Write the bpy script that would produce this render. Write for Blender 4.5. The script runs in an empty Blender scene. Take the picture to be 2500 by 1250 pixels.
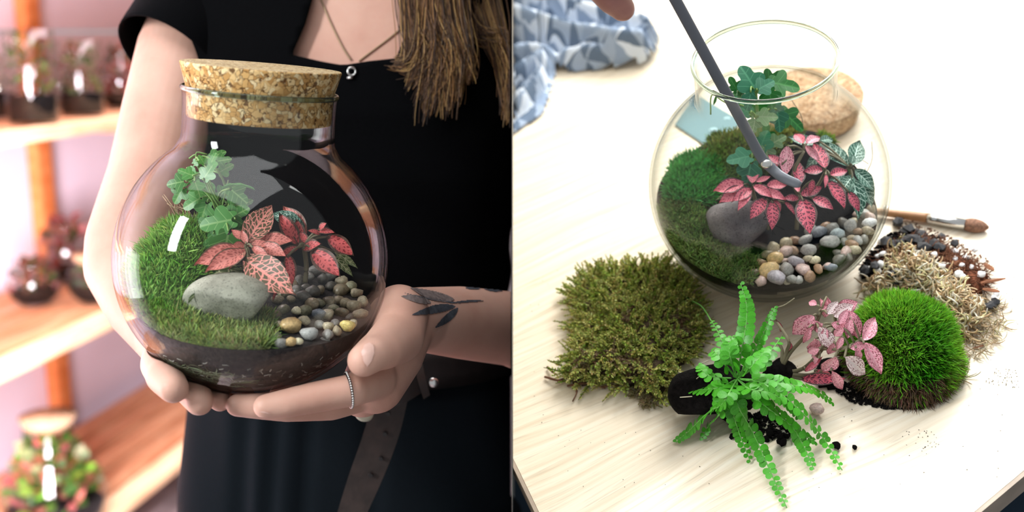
import bpy, bmesh, math, random
import numpy as np
from mathutils import Vector, Matrix
from mathutils.bvhtree import BVHTree

rnd = random.Random(7)
rng = np.random.default_rng(7)
SC = bpy.context.scene
COL = SC.collection

# ------------------------------------------------------------------ camera, world, lights, exposure
F_PX = 2700.0
PITCH = math.radians(11.5)
CAM = Vector((0.0, 0.0, 1.35))
FWD = Vector((0, math.cos(PITCH), -math.sin(PITCH)))
UP = Vector((0, math.sin(PITCH), math.cos(PITCH)))
RGT = Vector((1, 0, 0))
cd = bpy.data.cameras.new('camera')
cd.sensor_width = 36.0
cd.lens = 36.0 * F_PX / 2500.0
cd.clip_start = 0.02
cd.dof.use_dof = True
cd.dof.focus_distance = 0.80
cd.dof.aperture_fstop = 4.0
cam = bpy.data.objects.new('camera', cd)
cam.location = CAM
cam.rotation_euler = (math.pi / 2 - PITCH, 0, 0)
COL.objects.link(cam)
SC.camera = cam

def ray(px, py):
    return FWD + RGT * ((px - 1250.0) / F_PX) - UP * ((py - 625.0) / F_PX)

def LP(px, py, d):
    """the point seen at a pixel, d metres deep along the view axis"""
    return CAM + ray(px, py) * d

def PX(p):
    q = Vector(p) - CAM
    d = q.dot(FWD)
    return 1250 + F_PX * q.dot(RGT) / d, 625 - F_PX * q.dot(UP) / d

# frame of the potting table in the right half: z is its normal, origin under the jar
R = 0.095
JR_C = LP(1874, 450, 0.89)
nrm = -ray(1955, 3600).normalized()
tx = (RGT - nrm * RGT.dot(nrm)).normalized()
ty = nrm.cross(tx)
T = Matrix((tx, ty, nrm)).transposed().to_4x4()
T.translation = JR_C - nrm * (0.935 * R)
TI = T.inverted()
def tpt(px, py, h=0.0):
    """table coordinates of the point h above the table top seen at a pixel"""
    o = TI @ CAM
    d = TI.to_3x3() @ ray(px, py)
    s = (h - o.z) / d.z
    return o + d * s

# frame of the jar held by the woman
JL_C = LP(619, 634, 0.783)
JL = Matrix.Translation(JL_C) @ Matrix.Rotation(math.radians(5.2), 4, FWD)
JR = T @ Matrix.Translation((0, 0, 0.935 * R))

w = bpy.data.worlds.new('overcast')
SC.world = w
w.use_nodes = True
wb = w.node_tree.nodes['Background']
wb.inputs[0].default_value = (0.93, 0.97, 1.0, 1)
wb.inputs[1].default_value = 0.37

def area(name, loc, target, sx, sy, power, color=(1, 1, 1)):
    l = bpy.data.lights.new(name, 'AREA')
    l.shape = 'RECTANGLE'
    l.size, l.size_y = sx, sy
    l.energy = power
    l.color = color
    o = bpy.data.objects.new(name, l)
    loc = Vector(loc)
    z = (loc - Vector(target)).normalized()
    x = Vector((0, 0, 1)).cross(z).normalized()
    y = z.cross(x)
    m = Matrix((x, y, z)).transposed().to_4x4()
    m.translation = loc
    o.matrix_world = m
    COL.objects.link(o)
    return o
# daylight from a tall window at the photographer's left
area('window_daylight', (-1.25, 0.02, 1.78), JL_C, 0.17, 0.6, 18.0, (0.95, 0.98, 1.0))
# bright windows behind the potting table
area('table_daylight', T @ Vector((0.40, 1.25, 1.10)), T @ Vector((0, 0, 0.05)), 0.7, 0.6, 26.0, (1.0, 0.97, 0.92))
area('table_fill', (0.70, 1.00, 2.4), T @ Vector((0, 0, 0.05)), 0.7, 0.5, 9.0, (1.0, 0.99, 0.97))  # unseen overhead fill added to brighten the table plants
# fill light added over the woman; low side window at her right hand
area('overhead_fill', (-0.42, 0.42, 3.2), JL_C, 2.2, 1.4, 26.0, (0.97, 0.98, 1.0))  # added fill, brightens the held jar from above
area('side_window', (-1.35, 0.92, 1.02), JL_C, 0.35, 0.45, 3.2, (0.95, 1.0, 0.98))
# pink plant light over the shelving, plus an unseen fill in front
SV = Vector((math.sin(math.radians(10.5)), math.cos(math.radians(10.5)), 0))
SW = Vector((-SV.y, SV.x, 0))
KS = 1.35                                    # size of the shelving
def shp(s, t, z):
    """point s along and t across the shelving"""
    p = CAM + SV * (s * KS) + SW * (t * KS)
    return Vector((p.x, p.y, CAM.z + (z - CAM.z) * KS))
area('plant_and_fill_light', shp(1.9, 0.75, 2.3), shp(1.9, 1.2, 0.9), 1.9, 0.4, 62.0, (1.0, 0.84, 0.92))
area('plant_and_fill_light', shp(0.62, 0.68, 1.05), shp(2.1, 1.42, 0.85), 0.5, 0.7, 105.0, (1.0, 0.86, 0.94))  # pink fill added out of frame to brighten the wall

vs = SC.view_settings
vs.view_transform = 'Standard'
vs.look = 'None'
vs.exposure = 0.35
vs.gamma = 1.0
vs.use_curve_mapping = False
SC.cycles.transparent_max_bounces = 24
SC.cycles.max_bounces = 8
SC.cycles.use_denoising = True

# ------------------------------------------------------------------ materials
class NT:
    def __init__(self, name):
        self.m = bpy.data.materials.new(name)
        self.m.use_nodes = True
        self.t = self.m.node_tree
        self.p = self.t.nodes['Principled BSDF']
        self.out = self.t.nodes['Material Output']
    def n(self, kind, **kw):
        nd = self.t.nodes.new('ShaderNode' + kind)
        for k, v in kw.items():
            if k.startswith('_'):
                setattr(nd, k[1:], v)
            else:
                key = int(k[1:]) if k[0] == 'i' and k[1:].isdigit() else k
                self.set(nd.inputs[key], v)
        return nd
    def set(self, sock, v):
        if isinstance(v, bpy.types.NodeSocket):
            self.t.links.new(v, sock)
        else:
            if isinstance(v, tuple) and len(v) == 3 and sock.type == 'RGBA':
                v = (*v, 1)
            sock.default_value = v
    def math(self, op, a, b=0.0, c=0.0):
        return self.n('Math', _operation=op, i0=a, i1=b, i2=c).outputs[0]
    def ramp(self, fac, stops):
        nd = self.n('ValToRGB', Fac=fac)
        el = nd.color_ramp.elements
        while len(el) < len(stops):
            el.new(0.5)
        for e, (p, c) in zip(el, stops):
            e.position = p
            e.color = (*c, 1) if len(c) == 3 else c
        return nd.outputs[0]
    def mix(self, fac, a, b):
        nd = self.n('Mix', _data_type='RGBA')
        self.set(nd.inputs[0], fac); self.set(nd.inputs[6], a); self.set(nd.inputs[7], b)
        return nd.outputs[2]
    def noise(self, scale, vec=None, detail=3.0, rough=0.5, dist=0.0):
        nd = self.n('TexNoise', Scale=scale, Detail=detail, Roughness=rough, Distortion=dist)
        if vec is not None: self.set(nd.inputs['Vector'], vec)
        return nd.outputs[0]
    def coord(self, which='Object', scale=None, rot=None):
        c = self.n('TexCoord').outputs[which]
        if scale or rot:
            mp = self.n('Mapping', Vector=c)
            if scale: mp.inputs['Scale'].default_value = scale
            if rot: mp.inputs['Rotation'].default_value = rot
            c = mp.outputs[0]
        return c
    def bump(self, h, strength=0.3, dist=0.001):
        b = self.n('Bump', Strength=strength, Distance=dist, Height=h)
        self.set(self.p.inputs['Normal'], b.outputs[0])
    def base(self, c): self.set(self.p.inputs['Base Color'], c)
    def rough(self, r): self.set(self.p.inputs['Roughness'], r)
    def spec(self, s): self.p.inputs['Specular IOR Level'].default_value = s
    def translucent(self, color, fac):
        tr = self.n('BsdfTranslucent', Color=color)
        mx = self.n('MixShader', Fac=fac)
        self.t.links.new(self.p.outputs[0], mx.inputs[1])
        self.t.links.new(tr.outputs[0], mx.inputs[2])
        self.t.links.new(mx.outputs[0], self.out.inputs[0])

def plain(name, c, rough=0.6, spec=0.5, metal=0.0, var=0.0, scale=60.0, bump=0.0):
    t = NT(name)
    if var:
        n = t.noise(scale, t.coord())
        t.base(t.ramp(n, [(0.3, tuple(x * (1 - var) for x in c)), (0.7, tuple(min(1, x * (1 + var)) for x in c))]))
    else:
        t.base(c)
    t.rough(rough); t.spec(spec)
    t.p.inputs['Metallic'].default_value = metal
    if bump:
        t.bump(t.noise(scale * 3, t.coord()), bump, 0.001)
    return t.m

def tinted(name, rough=0.6, spec=0.3, trans=0.25):
    """colour of each blade or strand from its own attribute"""
    t = NT(name)
    a = t.n('Attribute', _attribute_name='tint').outputs[0]
    t.base(a); t.rough(rough); t.spec(spec)
    if trans: t.translucent(a, trans)
    return t.m

def glass_mat(name, tint, edge, refl=1.0):
    """thin clear glass: what is behind shows straight through, fresnel reflection on top"""
    t = NT(name)
    fc = t.n('LayerWeight', Blend=0.5).outputs['Facing']
    col = t.mix(t.math('POWER', fc, 5.0), tint, edge)
    tr = t.n('BsdfTransparent', Color=col)
    gl = t.n('BsdfGlossy', Roughness=0.0)
    gl.inputs[0].default_value = (refl, refl, refl, 1)
    fr = t.math('ADD', 0.02, t.math('MULTIPLY', t.math('POWER', fc, 6.0), 0.55))
    mx = t.n('MixShader', Fac=fr)
    t.t.links.new(tr.outputs[0], mx.inputs[1]); t.t.links.new(gl.outputs[0], mx.inputs[2])
    t.t.links.new(mx.outputs[0], t.out.inputs[0])
    return t.m

def cork_mat(name, stops, scale):
    t = NT(name)
    c = t.coord()
    wob = t.n('TexNoise', Vector=c, Scale=scale * 0.6, Detail=2.0).outputs['Color']
    cc = t.n('VectorMath', _operation='MULTIPLY_ADD', i0=wob, i1=(0.007, 0.007, 0.007), i2=c).outputs[0]
    v = t.n('TexVoronoi', Vector=cc, Scale=scale)
    e = t.n('TexVoronoi', _feature='DISTANCE_TO_EDGE', Vector=cc, Scale=scale).outputs['Distance']
    sep = t.n('SeparateColor', Color=v.outputs['Color'])
    base = t.ramp(sep.outputs[0], stops)
    gap = t.ramp(t.math('ADD', e, t.math('MULTIPLY', t.noise(scale * 0.5, c), 0.12)), [(0.07, (1, 1, 1)), (0.14, (0, 0, 0))])
    pit = t.ramp(t.noise(scale * 0.9, c, 2), [(0.58, (0, 0, 0)), (0.66, (1, 1, 1))])
    gap = t.math('MULTIPLY', gap, t.ramp(t.noise(scale * 0.35, c, 2), [(0.40, (0.25, 0.25, 0.25)), (0.56, (1, 1, 1))]))
    k = t.math('MAXIMUM', gap, pit)
    t.base(t.mix(t.math('MULTIPLY', k, 0.9), base, (0.10, 0.035, 0.010)))
    t.rough(0.9); t.spec(0.15)
    t.bump(t.math('SUBTRACT', 1.0, k), 0.5, 0.0012)
    return t.m

def leaf_mat(name, blade, vein, edge=None, n_lat=6.0, w_lat=0.16, net=0.10, net_u=7.0, net_v=5.0, mid=0.07, edge_at=0.75, speck=None, back=None, trans=0.15):
    """leaf with midrib, side veins and a net of fine veins, laid out in the leaf's own uv"""
    t = NT(name)
    uv = t.n('SeparateXYZ', Vector=t.n('TexCoord').outputs['UV'])
    u = uv.outputs[0]
    av = t.math('ABSOLUTE', t.math('MULTIPLY', t.math('SUBTRACT', uv.outputs[1], 0.5), 2.0))
    jit = t.math('MULTIPLY', t.math('SUBTRACT', t.noise(6.0, t.n('TexCoord').outputs['UV']), 0.5), 0.12)
    lat = t.math('ABSOLUTE', t.math('SUBTRACT', t.math('FRACT', t.math('MULTIPLY', t.math('ADD', t.math('SUBTRACT', u, t.math('MULTIPLY', av, 0.22)), jit), n_lat)), 0.5))
    lat = t.math('LESS_THAN', t.math('SUBTRACT', 0.5, lat), t.math('MULTIPLY', w_lat, t.math('SUBTRACT', 1.15, av)))
    v = t.n('CombineXYZ', X=t.math('MULTIPLY', t.math('SUBTRACT', u, t.math('MULTIPLY', av, 0.25)), net_u), Y=t.math('MULTIPLY', uv.outputs[1], net_v)).outputs[0]
    nt = t.n('TexVoronoi', _feature='DISTANCE_TO_EDGE', _voronoi_dimensions='2D', Vector=v, Scale=1.0).outputs['Distance']
    nt = t.math('LESS_THAN', nt, net)
    md = t.math('LESS_THAN', av, mid)
    k = t.math('MAXIMUM', t.math('MAXIMUM', lat, nt), md)
    col = t.mix(k, blade, vein)
    if speck:
        s = t.n('TexVoronoi', _voronoi_dimensions='2D', Vector=v, Scale=1.6).outputs['Distance']
        s = t.math('MULTIPLY', t.math('LESS_THAN', s, 0.27), t.math('GREATER_THAN', av, 0.18))
        col = t.mix(s, col, speck)
    if edge:
        e = t.math('GREATER_THAN', t.math('MAXIMUM', t.math('ADD', av, jit), t.math('ADD', t.math('MULTIPLY', t.math('ABSOLUTE', t.math('SUBTRACT', u, 0.5)), 1.75), jit)), edge_at)
        col = t.mix(t.math('MULTIPLY', e, 0.85), col, edge)
    t.base(col); t.rough(0.45); t.spec(0.4)
    t.bump(k, -0.4, 0.0006)
    if trans: t.translucent(col, trans)
    return t.m

def green_leaf(name, c, vein, rough=0.35, trans=0.25):
    t = NT(name)
    uv = t.n('SeparateXYZ', Vector=t.n('TexCoord').outputs['UV'])
    av = t.math('ABSOLUTE', t.math('MULTIPLY', t.math('SUBTRACT', uv.outputs[1], 0.5), 2.0))
    lat = t.math('ABSOLUTE', t.math('SUBTRACT', t.math('FRACT', t.math('MULTIPLY', t.math('SUBTRACT', uv.outputs[0], t.math('MULTIPLY', av, 0.4)), 4.0)), 0.5))
    k = t.math('MAXIMUM', t.math('LESS_THAN', t.math('SUBTRACT', 0.5, lat), 0.05), t.math('LESS_THAN', av, 0.045))
    ob = t.n('ObjectInfo').outputs['Random']
    c2 = t.mix(ob, tuple(x * 0.72 for x in c), tuple(min(1, x * 1.3) for x in c))
    col = t.mix(t.math('MULTIPLY', k, 0.6), c2, vein)
    t.base(col); t.rough(rough); t.spec(0.45)
    if trans: t.translucent(col, trans)
    return t.m

M = {}
M['glass'] = glass_mat('clear_glass', (0.99, 0.995, 0.99), (0.28, 0.33, 0.31), 1.0)
M['glass_bg'] = glass_mat('shelf_glass', (0.96, 0.97, 0.96), (0.5, 0.58, 0.55), 1.0)
M['cork'] = cork_mat('cork_granules', [(0.1, (0.50, 0.27, 0.09)), (0.4, (0.66, 0.40, 0.15)), (0.7, (0.76, 0.52, 0.24)), (0.95, (0.84, 0.66, 0.37))], 270)
M['cork_face'] = cork_mat('cork_face', [(0.1, (0.46, 0.34, 0.16)), (0.5, (0.55, 0.43, 0.23)), (0.95, (0.62, 0.52, 0.32))], 380)
M['cork_pale'] = cork_mat('cork_pale', [(0.1, (0.50, 0.30, 0.17)), (0.5, (0.60, 0.40, 0.24)), (0.95, (0.72, 0.52, 0.34))], 420)
t = NT('potting_soil'); c = t.coord()
t.base(t.ramp(t.noise(260, c, 4, 0.7), [(0.35, (0.014, 0.011, 0.010)), (0.60, (0.045, 0.034, 0.030)), (0.70, (0.08, 0.065, 0.055)), (0.76, (0.42, 0.40, 0.35))]))
t.rough(0.85); t.bump(t.noise(400, c, 4, 0.7), 0.8, 0.002); M['soil'] = t.m
t = NT('gritty_soil'); c = t.coord()
t.base(t.ramp(t.noise(160, c, 4, 0.7), [(0.35, (0.10, 0.085, 0.065)), (0.55, (0.24, 0.20, 0.15)), (0.72, (0.40, 0.34, 0.26))]))
t.rough(0.85); t.bump(t.noise(300, c, 4, 0.7), 0.6, 0.002); M['grit'] = t.m
M['black_soil'] = plain('black_soil', (0.005, 0.004, 0.004), 0.95, 0.1, var=0.7, scale=300, bump=0.9)
def rock_mat(name, a, b, d):
    t = NT(name); c = t.coord()
    col = t.ramp(t.noise(45, c, 6, 0.65), [(0.3, a), (0.55, b), (0.75, d)])
    sp = t.ramp(t.noise(700, c, 2), [(0.36, (1, 1, 1)), (0.42, (0, 0, 0))])
    t.base(t.mix(t.math('MULTIPLY', sp, 0.5), col, tuple(x * 0.35 for x in a)))
    t.rough(0.8); t.bump(t.noise(220, c, 6, 0.7), 0.5, 0.0015)
    return t.m
M['rock_pale'] = rock_mat('pale_river_rock', (0.16, 0.16, 0.12), (0.34, 0.34, 0.27), (0.50, 0.49, 0.40))
M['rock_dark'] = rock_mat('dark_river_rock', (0.07, 0.062, 0.07), (0.155, 0.142, 0.152), (0.28, 0.26, 0.27))
def pebble_mat(name, stops):
    t = NT(name); c = t.coord()
    o = t.n('ObjectInfo').outputs['Random']
    base = t.ramp(o, stops)
    n = t.ramp(t.noise(3.0, c, 5, 0.65), [(0.3, (0.55, 0.52, 0.48)), (0.7, (1.25, 1.22, 1.15))])
    mul = t.n('Mix', _data_type='RGBA', _blend_type='MULTIPLY'); t.set(mul.inputs[0], 1.0); t.set(mul.inputs[6], base); t.set(mul.inputs[7], n)
    t.base(mul.outputs[2]); t.rough(0.38); t.spec(0.5); t.bump(t.noise(9, c, 4), 0.2, 0.02)
    return t.m
M['pebble_left'] = pebble_mat('brown_pebbles', [(0.0, (0.10, 0.085, 0.06)), (0.3, (0.22, 0.19, 0.13)), (0.55, (0.33, 0.29, 0.20)), (0.8, (0.25, 0.25, 0.21)), (1.0, (0.45, 0.40, 0.28))])
M['pebble_right'] = pebble_mat('mixed_pebbles', [(0.0, (0.15, 0.135, 0.12)), (0.25, (0.32, 0.26, 0.20)), (0.5, (0.36, 0.345, 0.32)), (0.75, (0.44, 0.36, 0.27)), (1.0, (0.30, 0.27, 0.25))])
for k, c in dict(yellow=(0.72, 0.58, 0.20), cream=(0.72, 0.66, 0.45), tan=(0.62, 0.43, 0.20), white=(0.72, 0.74, 0.76), lavender=(0.42, 0.39, 0.43), grey=(0.40, 0.40, 0.38), blue=(0.48, 0.58, 0.60), slate=(0.20, 0.22, 0.25), pink=(0.55, 0.40, 0.36)).items():
    M['pebble_' + k] = plain(k + '_pebble', c, 0.4, 0.5, var=0.28, scale=4.0)
M['moss'] = tinted('moss_blades', 0.65, 0.25, 0.3)
M['straw'] = tinted('dry_moss_strands', 0.7, 0.2, 0.2)
M['hair'] = tinted('hair_strands', 0.42, 0.4, 0.0)
M['fern'] = green_leaf('fern_leaflet', (0.060, 0.35, 0.016), (0.11, 0.44, 0.04), 0.4, 0.18)
M['fern_stem'] = plain('fern_stem', (0.12, 0.38, 0.06), 0.5)
M['ivy_left'] = green_leaf('ivy_leaf', (0.065, 0.24, 0.045), (0.28, 0.48, 0.17), 0.35, 0.25)
M['ivy_teal'] = green_leaf('ivy_teal_leaf', (0.030, 0.20, 0.105), (0.10, 0.36, 0.20), 0.4, 0.15)
M['ivy_dark'] = green_leaf('ivy_dark_leaf', (0.012, 0.15, 0.02), (0.06, 0.28, 0.06), 0.4, 0.15)
M['ivy_pale'] = green_leaf('ivy_pale_leaf', (0.20, 0.36, 0.17), (0.45, 0.58, 0.36), 0.45, 0.2)
M['stem_green'] = plain('green_stem', (0.20, 0.36, 0.09), 0.5)
M['stem_red'] = plain('plant_stem', (0.16, 0.14, 0.08), 0.6)
M['fit_net'] = leaf_mat('netted_leaf', (0.10, 0.075, 0.035), (0.80, 0.30, 0.25), n_lat=6, w_lat=0.11, net=0.085, net_u=9, net_v=6)
M['fit_salmon'] = leaf_mat('salmon_leaf', (0.42, 0.11, 0.09), (0.74, 0.25, 0.21), n_lat=6, w_lat=0.2, net=0.16, net_u=9, net_v=6, edge=(0.07, 0.06, 0.03), edge_at=0.86)
M['fit_red'] = leaf_mat('red_leaf', (0.30, 0.035, 0.04), (0.70, 0.13, 0.13), n_lat=6, w_lat=0.2, net=0.16, net_u=8, net_v=5, edge=(0.05, 0.055, 0.035), edge_at=0.72)
M['fit_pink'] = leaf_mat('pink_leaf', (0.48, 0.06, 0.12), (0.80, 0.22, 0.28), n_lat=6, w_lat=0.22, net=0.20, net_u=9, net_v=6, edge=(0.055, 0.045, 0.05), edge_at=0.84)
M['fit_rose'] = leaf_mat('rose_leaf', (0.13, 0.015, 0.04), (0.68, 0.12, 0.18), n_lat=7, w_lat=0.20, net=0.10, net_u=9, net_v=6, edge=(0.05, 0.06, 0.05), edge_at=0.80)
M['fit_white'] = leaf_mat('white_veined_leaf', (0.004, 0.085, 0.050), (0.62, 0.85, 0.74), n_lat=7, w_lat=0.085, net=0.03, net_u=8, net_v=6, mid=0.06)
M['fit_blush'] = leaf_mat('blush_leaf', (0.80, 0.30, 0.40), (0.88, 0.46, 0.53), n_lat=6, w_lat=0.15, net=0.1, net_u=8, net_v=6, edge=(0.10, 0.05, 0.045), edge_at=0.93, speck=(0.24, 0.05, 0.06))
M['fit_cream'] = leaf_mat('cream_leaf', (0.85, 0.68, 0.68), (0.88, 0.78, 0.76), n_lat=6, w_lat=0.1, net=0.1, net_u=8, net_v=6, edge=(0.10, 0.05, 0.045), edge_at=0.95, speck=(0.20, 0.05, 0.06))
M['fit_stripe'] = leaf_mat('striped_leaf', (0.10, 0.16, 0.06), (0.55, 0.60, 0.36), n_lat=5, w_lat=0.16, net=0.06, net_u=6, net_v=4)

# skin, clothes
t = NT('skin'); c = t.coord()
t.base(t.ramp(t.noise(22, c, 4, 0.6), [(0.3, (0.60, 0.325, 0.245)), (0.55, (0.66, 0.385, 0.295)), (0.75, (0.70, 0.43, 0.335))]))
t.rough(0.5); t.spec(0.35); t.bump(t.noise(900, c, 3), 0.12, 0.0006)
t.p.inputs['Subsurface Weight'].default_value = 0.15
t.p.inputs['Subsurface Radius'].default_value = (0.008, 0.003, 0.0015)
t.p.inputs['Subsurface Scale'].default_value = 1.0
M['skin'] = t.m
t = NT('hand_skin'); c = t.coord()
t.base(t.ramp(t.noise(30, c, 4, 0.6), [(0.3, (0.36, 0.15, 0.13)), (0.7, (0.50, 0.24, 0.20))])); t.rough(0.5); M['skin_dark'] = t.m
M['nail'] = plain('finger_nail', (0.74, 0.47, 0.39), 0.25, 0.5)
M['shirt'] = plain('black_jersey', (0.0016, 0.0017, 0.0022), 0.95, 0.06, var=0.25, scale=600, bump=0.2)
M['trousers'] = plain('navy_twill', (0.0045, 0.0072, 0.010), 0.9, 0.1, var=0.2, scale=900, bump=0.2)
M['leather'] = plain('brown_leather', (0.030, 0.018, 0.015), 0.5, 0.4, var=0.3, scale=80, bump=0.2)
M['leather_black'] = plain('dark_leather', (0.010, 0.007, 0.007), 0.5, 0.4, var=0.3, scale=80)
M['silver'] = plain('silver', (0.75, 0.74, 0.72), 0.25, 0.5, 1.0)
M['black_metal'] = plain('blackened_silver', (0.05, 0.045, 0.045), 0.4, 0.5, 0.8)
M['gold'] = plain('brass_chain', (0.34, 0.24, 0.14), 0.45, 0.5, 0.5)
M['cream_plastic'] = plain('cream_loop', (0.62, 0.62, 0.48), 0.5)
M['ink'] = plain('tattoo_ink', (0.075, 0.08, 0.095), 0.55, 0.3, var=0.35, scale=300)
M['ink_pale'] = plain('tattoo_shading', (0.21, 0.165, 0.155), 0.55, 0.3, var=0.35, scale=300)

# woods, walls
def wood(name, stops, grain, along, rot=0.0, rough=0.55, lines=0.35):
    t = NT(name)
    c = t.coord('Object', rot=(0, 0, rot))
    s = t.n('SeparateXYZ', Vector=c)
    warp = t.noise(4.5, t.n('CombineXYZ', X=t.math('MULTIPLY', s.outputs[0], 0.55), Y=t.math('MULTIPLY', s.outputs[1], 1.6), Z=s.outputs[2]).outputs[0], 2, 0.5)
    y2 = t.math('ADD', s.outputs[1], t.math('MULTIPLY', warp, 0.06))
    v = t.n('CombineXYZ', X=t.math('MULTIPLY', s.outputs[0], along), Y=t.math('MULTIPLY', y2, grain), Z=t.math('MULTIPLY', s.outputs[2], grain)).outputs[0]
    n1 = t.noise(1.0, v, 3, 0.55)
    fine = t.noise(1.0, t.n('CombineXYZ', X=t.math('MULTIPLY', s.outputs[0], along * 4), Y=t.math('MULTIPLY', y2, grain * 2.6)).outputs[0], 3, 0.6)
    col = t.ramp(n1, stops)
    pores = t.ramp(fine, [(0.56, (0, 0, 0)), (0.70, (1, 1, 1))])
    col = t.mix(t.math('MULTIPLY', pores, lines), col, tuple(x * 0.62 for x in stops[0][1]))
    t.base(col); t.rough(rough); t.spec(0.35)
    return t.m
M['shelf_wood'] = wood('shelf_pine', [(0.3, (0.50, 0.20, 0.09)), (0.5, (0.66, 0.32, 0.16)), (0.7, (0.76, 0.44, 0.25))], 60, 5, math.radians(0), 0.6, 0.3)
M['post_wood'] = wood('post_pine', [(0.3, (0.55, 0.15, 0.035)), (0.5, (0.66, 0.21, 0.06)), (0.7, (0.72, 0.27, 0.09))], 60, 5, 0, 0.6, 0.3)
M['pale_wood'] = wood('lath_pine', [(0.3, (0.66, 0.38, 0.20)), (0.5, (0.80, 0.54, 0.32)), (0.7, (0.88, 0.66, 0.42))], 60, 5, 0, 0.6, 0.3)
M['pink_wall'] = plain('pink_panel', (0.86, 0.76, 0.86), 0.8, 0.2, var=0.06, scale=2)
M['grey_floor'] = plain('grey_floor', (0.30, 0.26, 0.26), 0.8, 0.3, var=0.2, scale=8)
M['divider_dark'] = plain('divider_dark', (0.020, 0.018, 0.018), 0.9, 0.1)
M['divider_pale'] = plain('divider_pale', (0.55, 0.52, 0.46), 0.9, 0.1)

# ------------------------------------------------------------------ building helpers
WM = {}
def tag(o, label=None, cat=None, group=None, kind=None):
    if label: o['label'] = label
    if cat: o['category'] = cat
    if group: o['group'] = group
    if kind: o['kind'] = kind
    return o
def put(o, m, parent=None):
    """place an object with world matrix m, under a parent that may itself be placed"""
    WM[o.name] = m.copy()
    if parent is not None:
        o.parent = parent
        o.matrix_basis = WM[parent.name].inverted() @ m
    else:
        o.matrix_basis = m
    return o
def empty(name, m, label, cat, group=None):
    o = bpy.data.objects.new(name, None)
    o.empty_display_size = 0.02
    COL.objects.link(o)
    if isinstance(m, Vector): m = Matrix.Translation(m)
    put(o, m)
    return tag(o, label, cat, group)
def mesh_data(name, V, F, mats, smooth=True, uv=None, tint=None, mi=None):
    me = bpy.data.meshes.new(name)
    if isinstance(F, np.ndarray):
        V = np.asarray(V, dtype=np.float32)
        nf, k = F.shape
        me.vertices.add(len(V)); me.vertices.foreach_set('co', V.ravel())
        me.loops.add(nf * k); me.loops.foreach_set('vertex_index', F.astype(np.int32).ravel())
        me.polygons.add(nf); me.polygons.foreach_set('loop_start', np.arange(0, nf * k, k, dtype=np.int32))
        me.update(calc_edges=True)
    else:
        me.from_pydata([tuple(v) for v in V], [], F)
    if smooth: me.polygons.foreach_set('use_smooth', np.ones(len(me.polygons), dtype=bool))
    if uv is not None:
        l = me.uv_layers.new(name='UVMap')
        idx = np.empty(len(me.loops), dtype=np.int32); me.loops.foreach_get('vertex_index', idx)
        l.data.foreach_set('uv', np.asarray(uv, dtype=np.float32)[idx].ravel())
    if tint is not None:
        a = me.attributes.new('tint', 'FLOAT_COLOR', 'POINT')
        tc = np.ones((len(V), 4), dtype=np.float32); tc[:, :3] = tint
        a.data.foreach_set('color', tc.ravel())
    for m in (mats if isinstance(mats, (list, tuple)) else [mats]):
        me.materials.append(m)
    if mi is not None: me.polygons.foreach_set('material_index', np.asarray(mi, dtype=np.int32))
    me.update()
    return me
def xf(Mx, V):
    A = np.array(Mx)
    V = np.asarray(V, dtype=np.float64).reshape(-1, 3)
    return V @ A[:3, :3].T + A[:3, 3]
def build(name, V, F, mats, frame=None, parent=None, at=None, **kw):
    """one mesh object; V is given in frame (or the world) and stored relative to its place"""
    W = xf(frame, V) if frame is not None else np.asarray(V, dtype=np.float64).reshape(-1, 3)
    if at is not None: m = at if isinstance(at, Matrix) else Matrix.Translation(at)
    elif parent is not None: m = WM[parent.name]
    else:
        lo, hi = W.min(0), W.max(0)
        m = Matrix.Translation(((lo[0] + hi[0]) / 2, (lo[1] + hi[1]) / 2, lo[2]))
    o = bpy.data.objects.new(name, mesh_data(name, xf(m.inverted(), W), F, mats, **kw))
    COL.objects.link(o)
    return put(o, m, parent)
def inst(name, me, m, parent=None):
    o = bpy.data.objects.new(name, me)
    COL.objects.link(o)
    return put(o, m, parent)
def bmarr(bm):
    bm.verts.index_update()
    return [v.co.copy() for v in bm.verts], [[v.index for v in f.verts] for f in bm.faces]
def lathe(profile, n=64, close=False):
    """profile of (r, z); returns V, F around the z axis"""
    V, F = [], []
    m = len(profile)
    for r, z in profile:
        for i in range(n):
            a = 2 * math.pi * i / n
            V.append((r * math.cos(a), r * math.sin(a), z))
    for j in range(m - 1 if not close else m):
        k = (j + 1) % m
        for i in range(n):
            i2 = (i + 1) % n
            F.append((j * n + i, j * n + i2, k * n + i2, k * n + i))
    return V, F
def box(x0, x1, y0, y1, z0, z1, bev=0.0):
    bm = bmesh.new()
    bmesh.ops.create_cube(bm, size=1.0)
    for v in bm.verts:
        v.co = Vector(((x0 + x1) / 2 + v.co.x * (x1 - x0), (y0 + y1) / 2 + v.co.y * (y1 - y0), (z0 + z1) / 2 + v.co.z * (z1 - z0)))
    if bev: bmesh.ops.bevel(bm, geom=bm.edges[:], offset=bev, segments=2, affect='EDGES')
    r = bmarr(bm); bm.free()
    return r
def spline(pts, n):
    """Catmull-Rom through pts (numpy rows), n samples"""
    P = np.asarray([list(p) for p in pts], dtype=float)
    P = np.vstack([2 * P[0] - P[1], P, 2 * P[-1] - P[-2]])
    k = len(P) - 3
    out = []
    for q in np.linspace(0, k - 1e-6, n):
        i = int(q); s = q - i
        a, b, c, d = P[i:i + 4]
        out.append(0.5 * (2 * b + (c - a) * s + (2 * a - 5 * b + 4 * c - d) * s * s + (3 * b - a - 3 * c + d) * s ** 3))
    return np.array(out)
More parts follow.
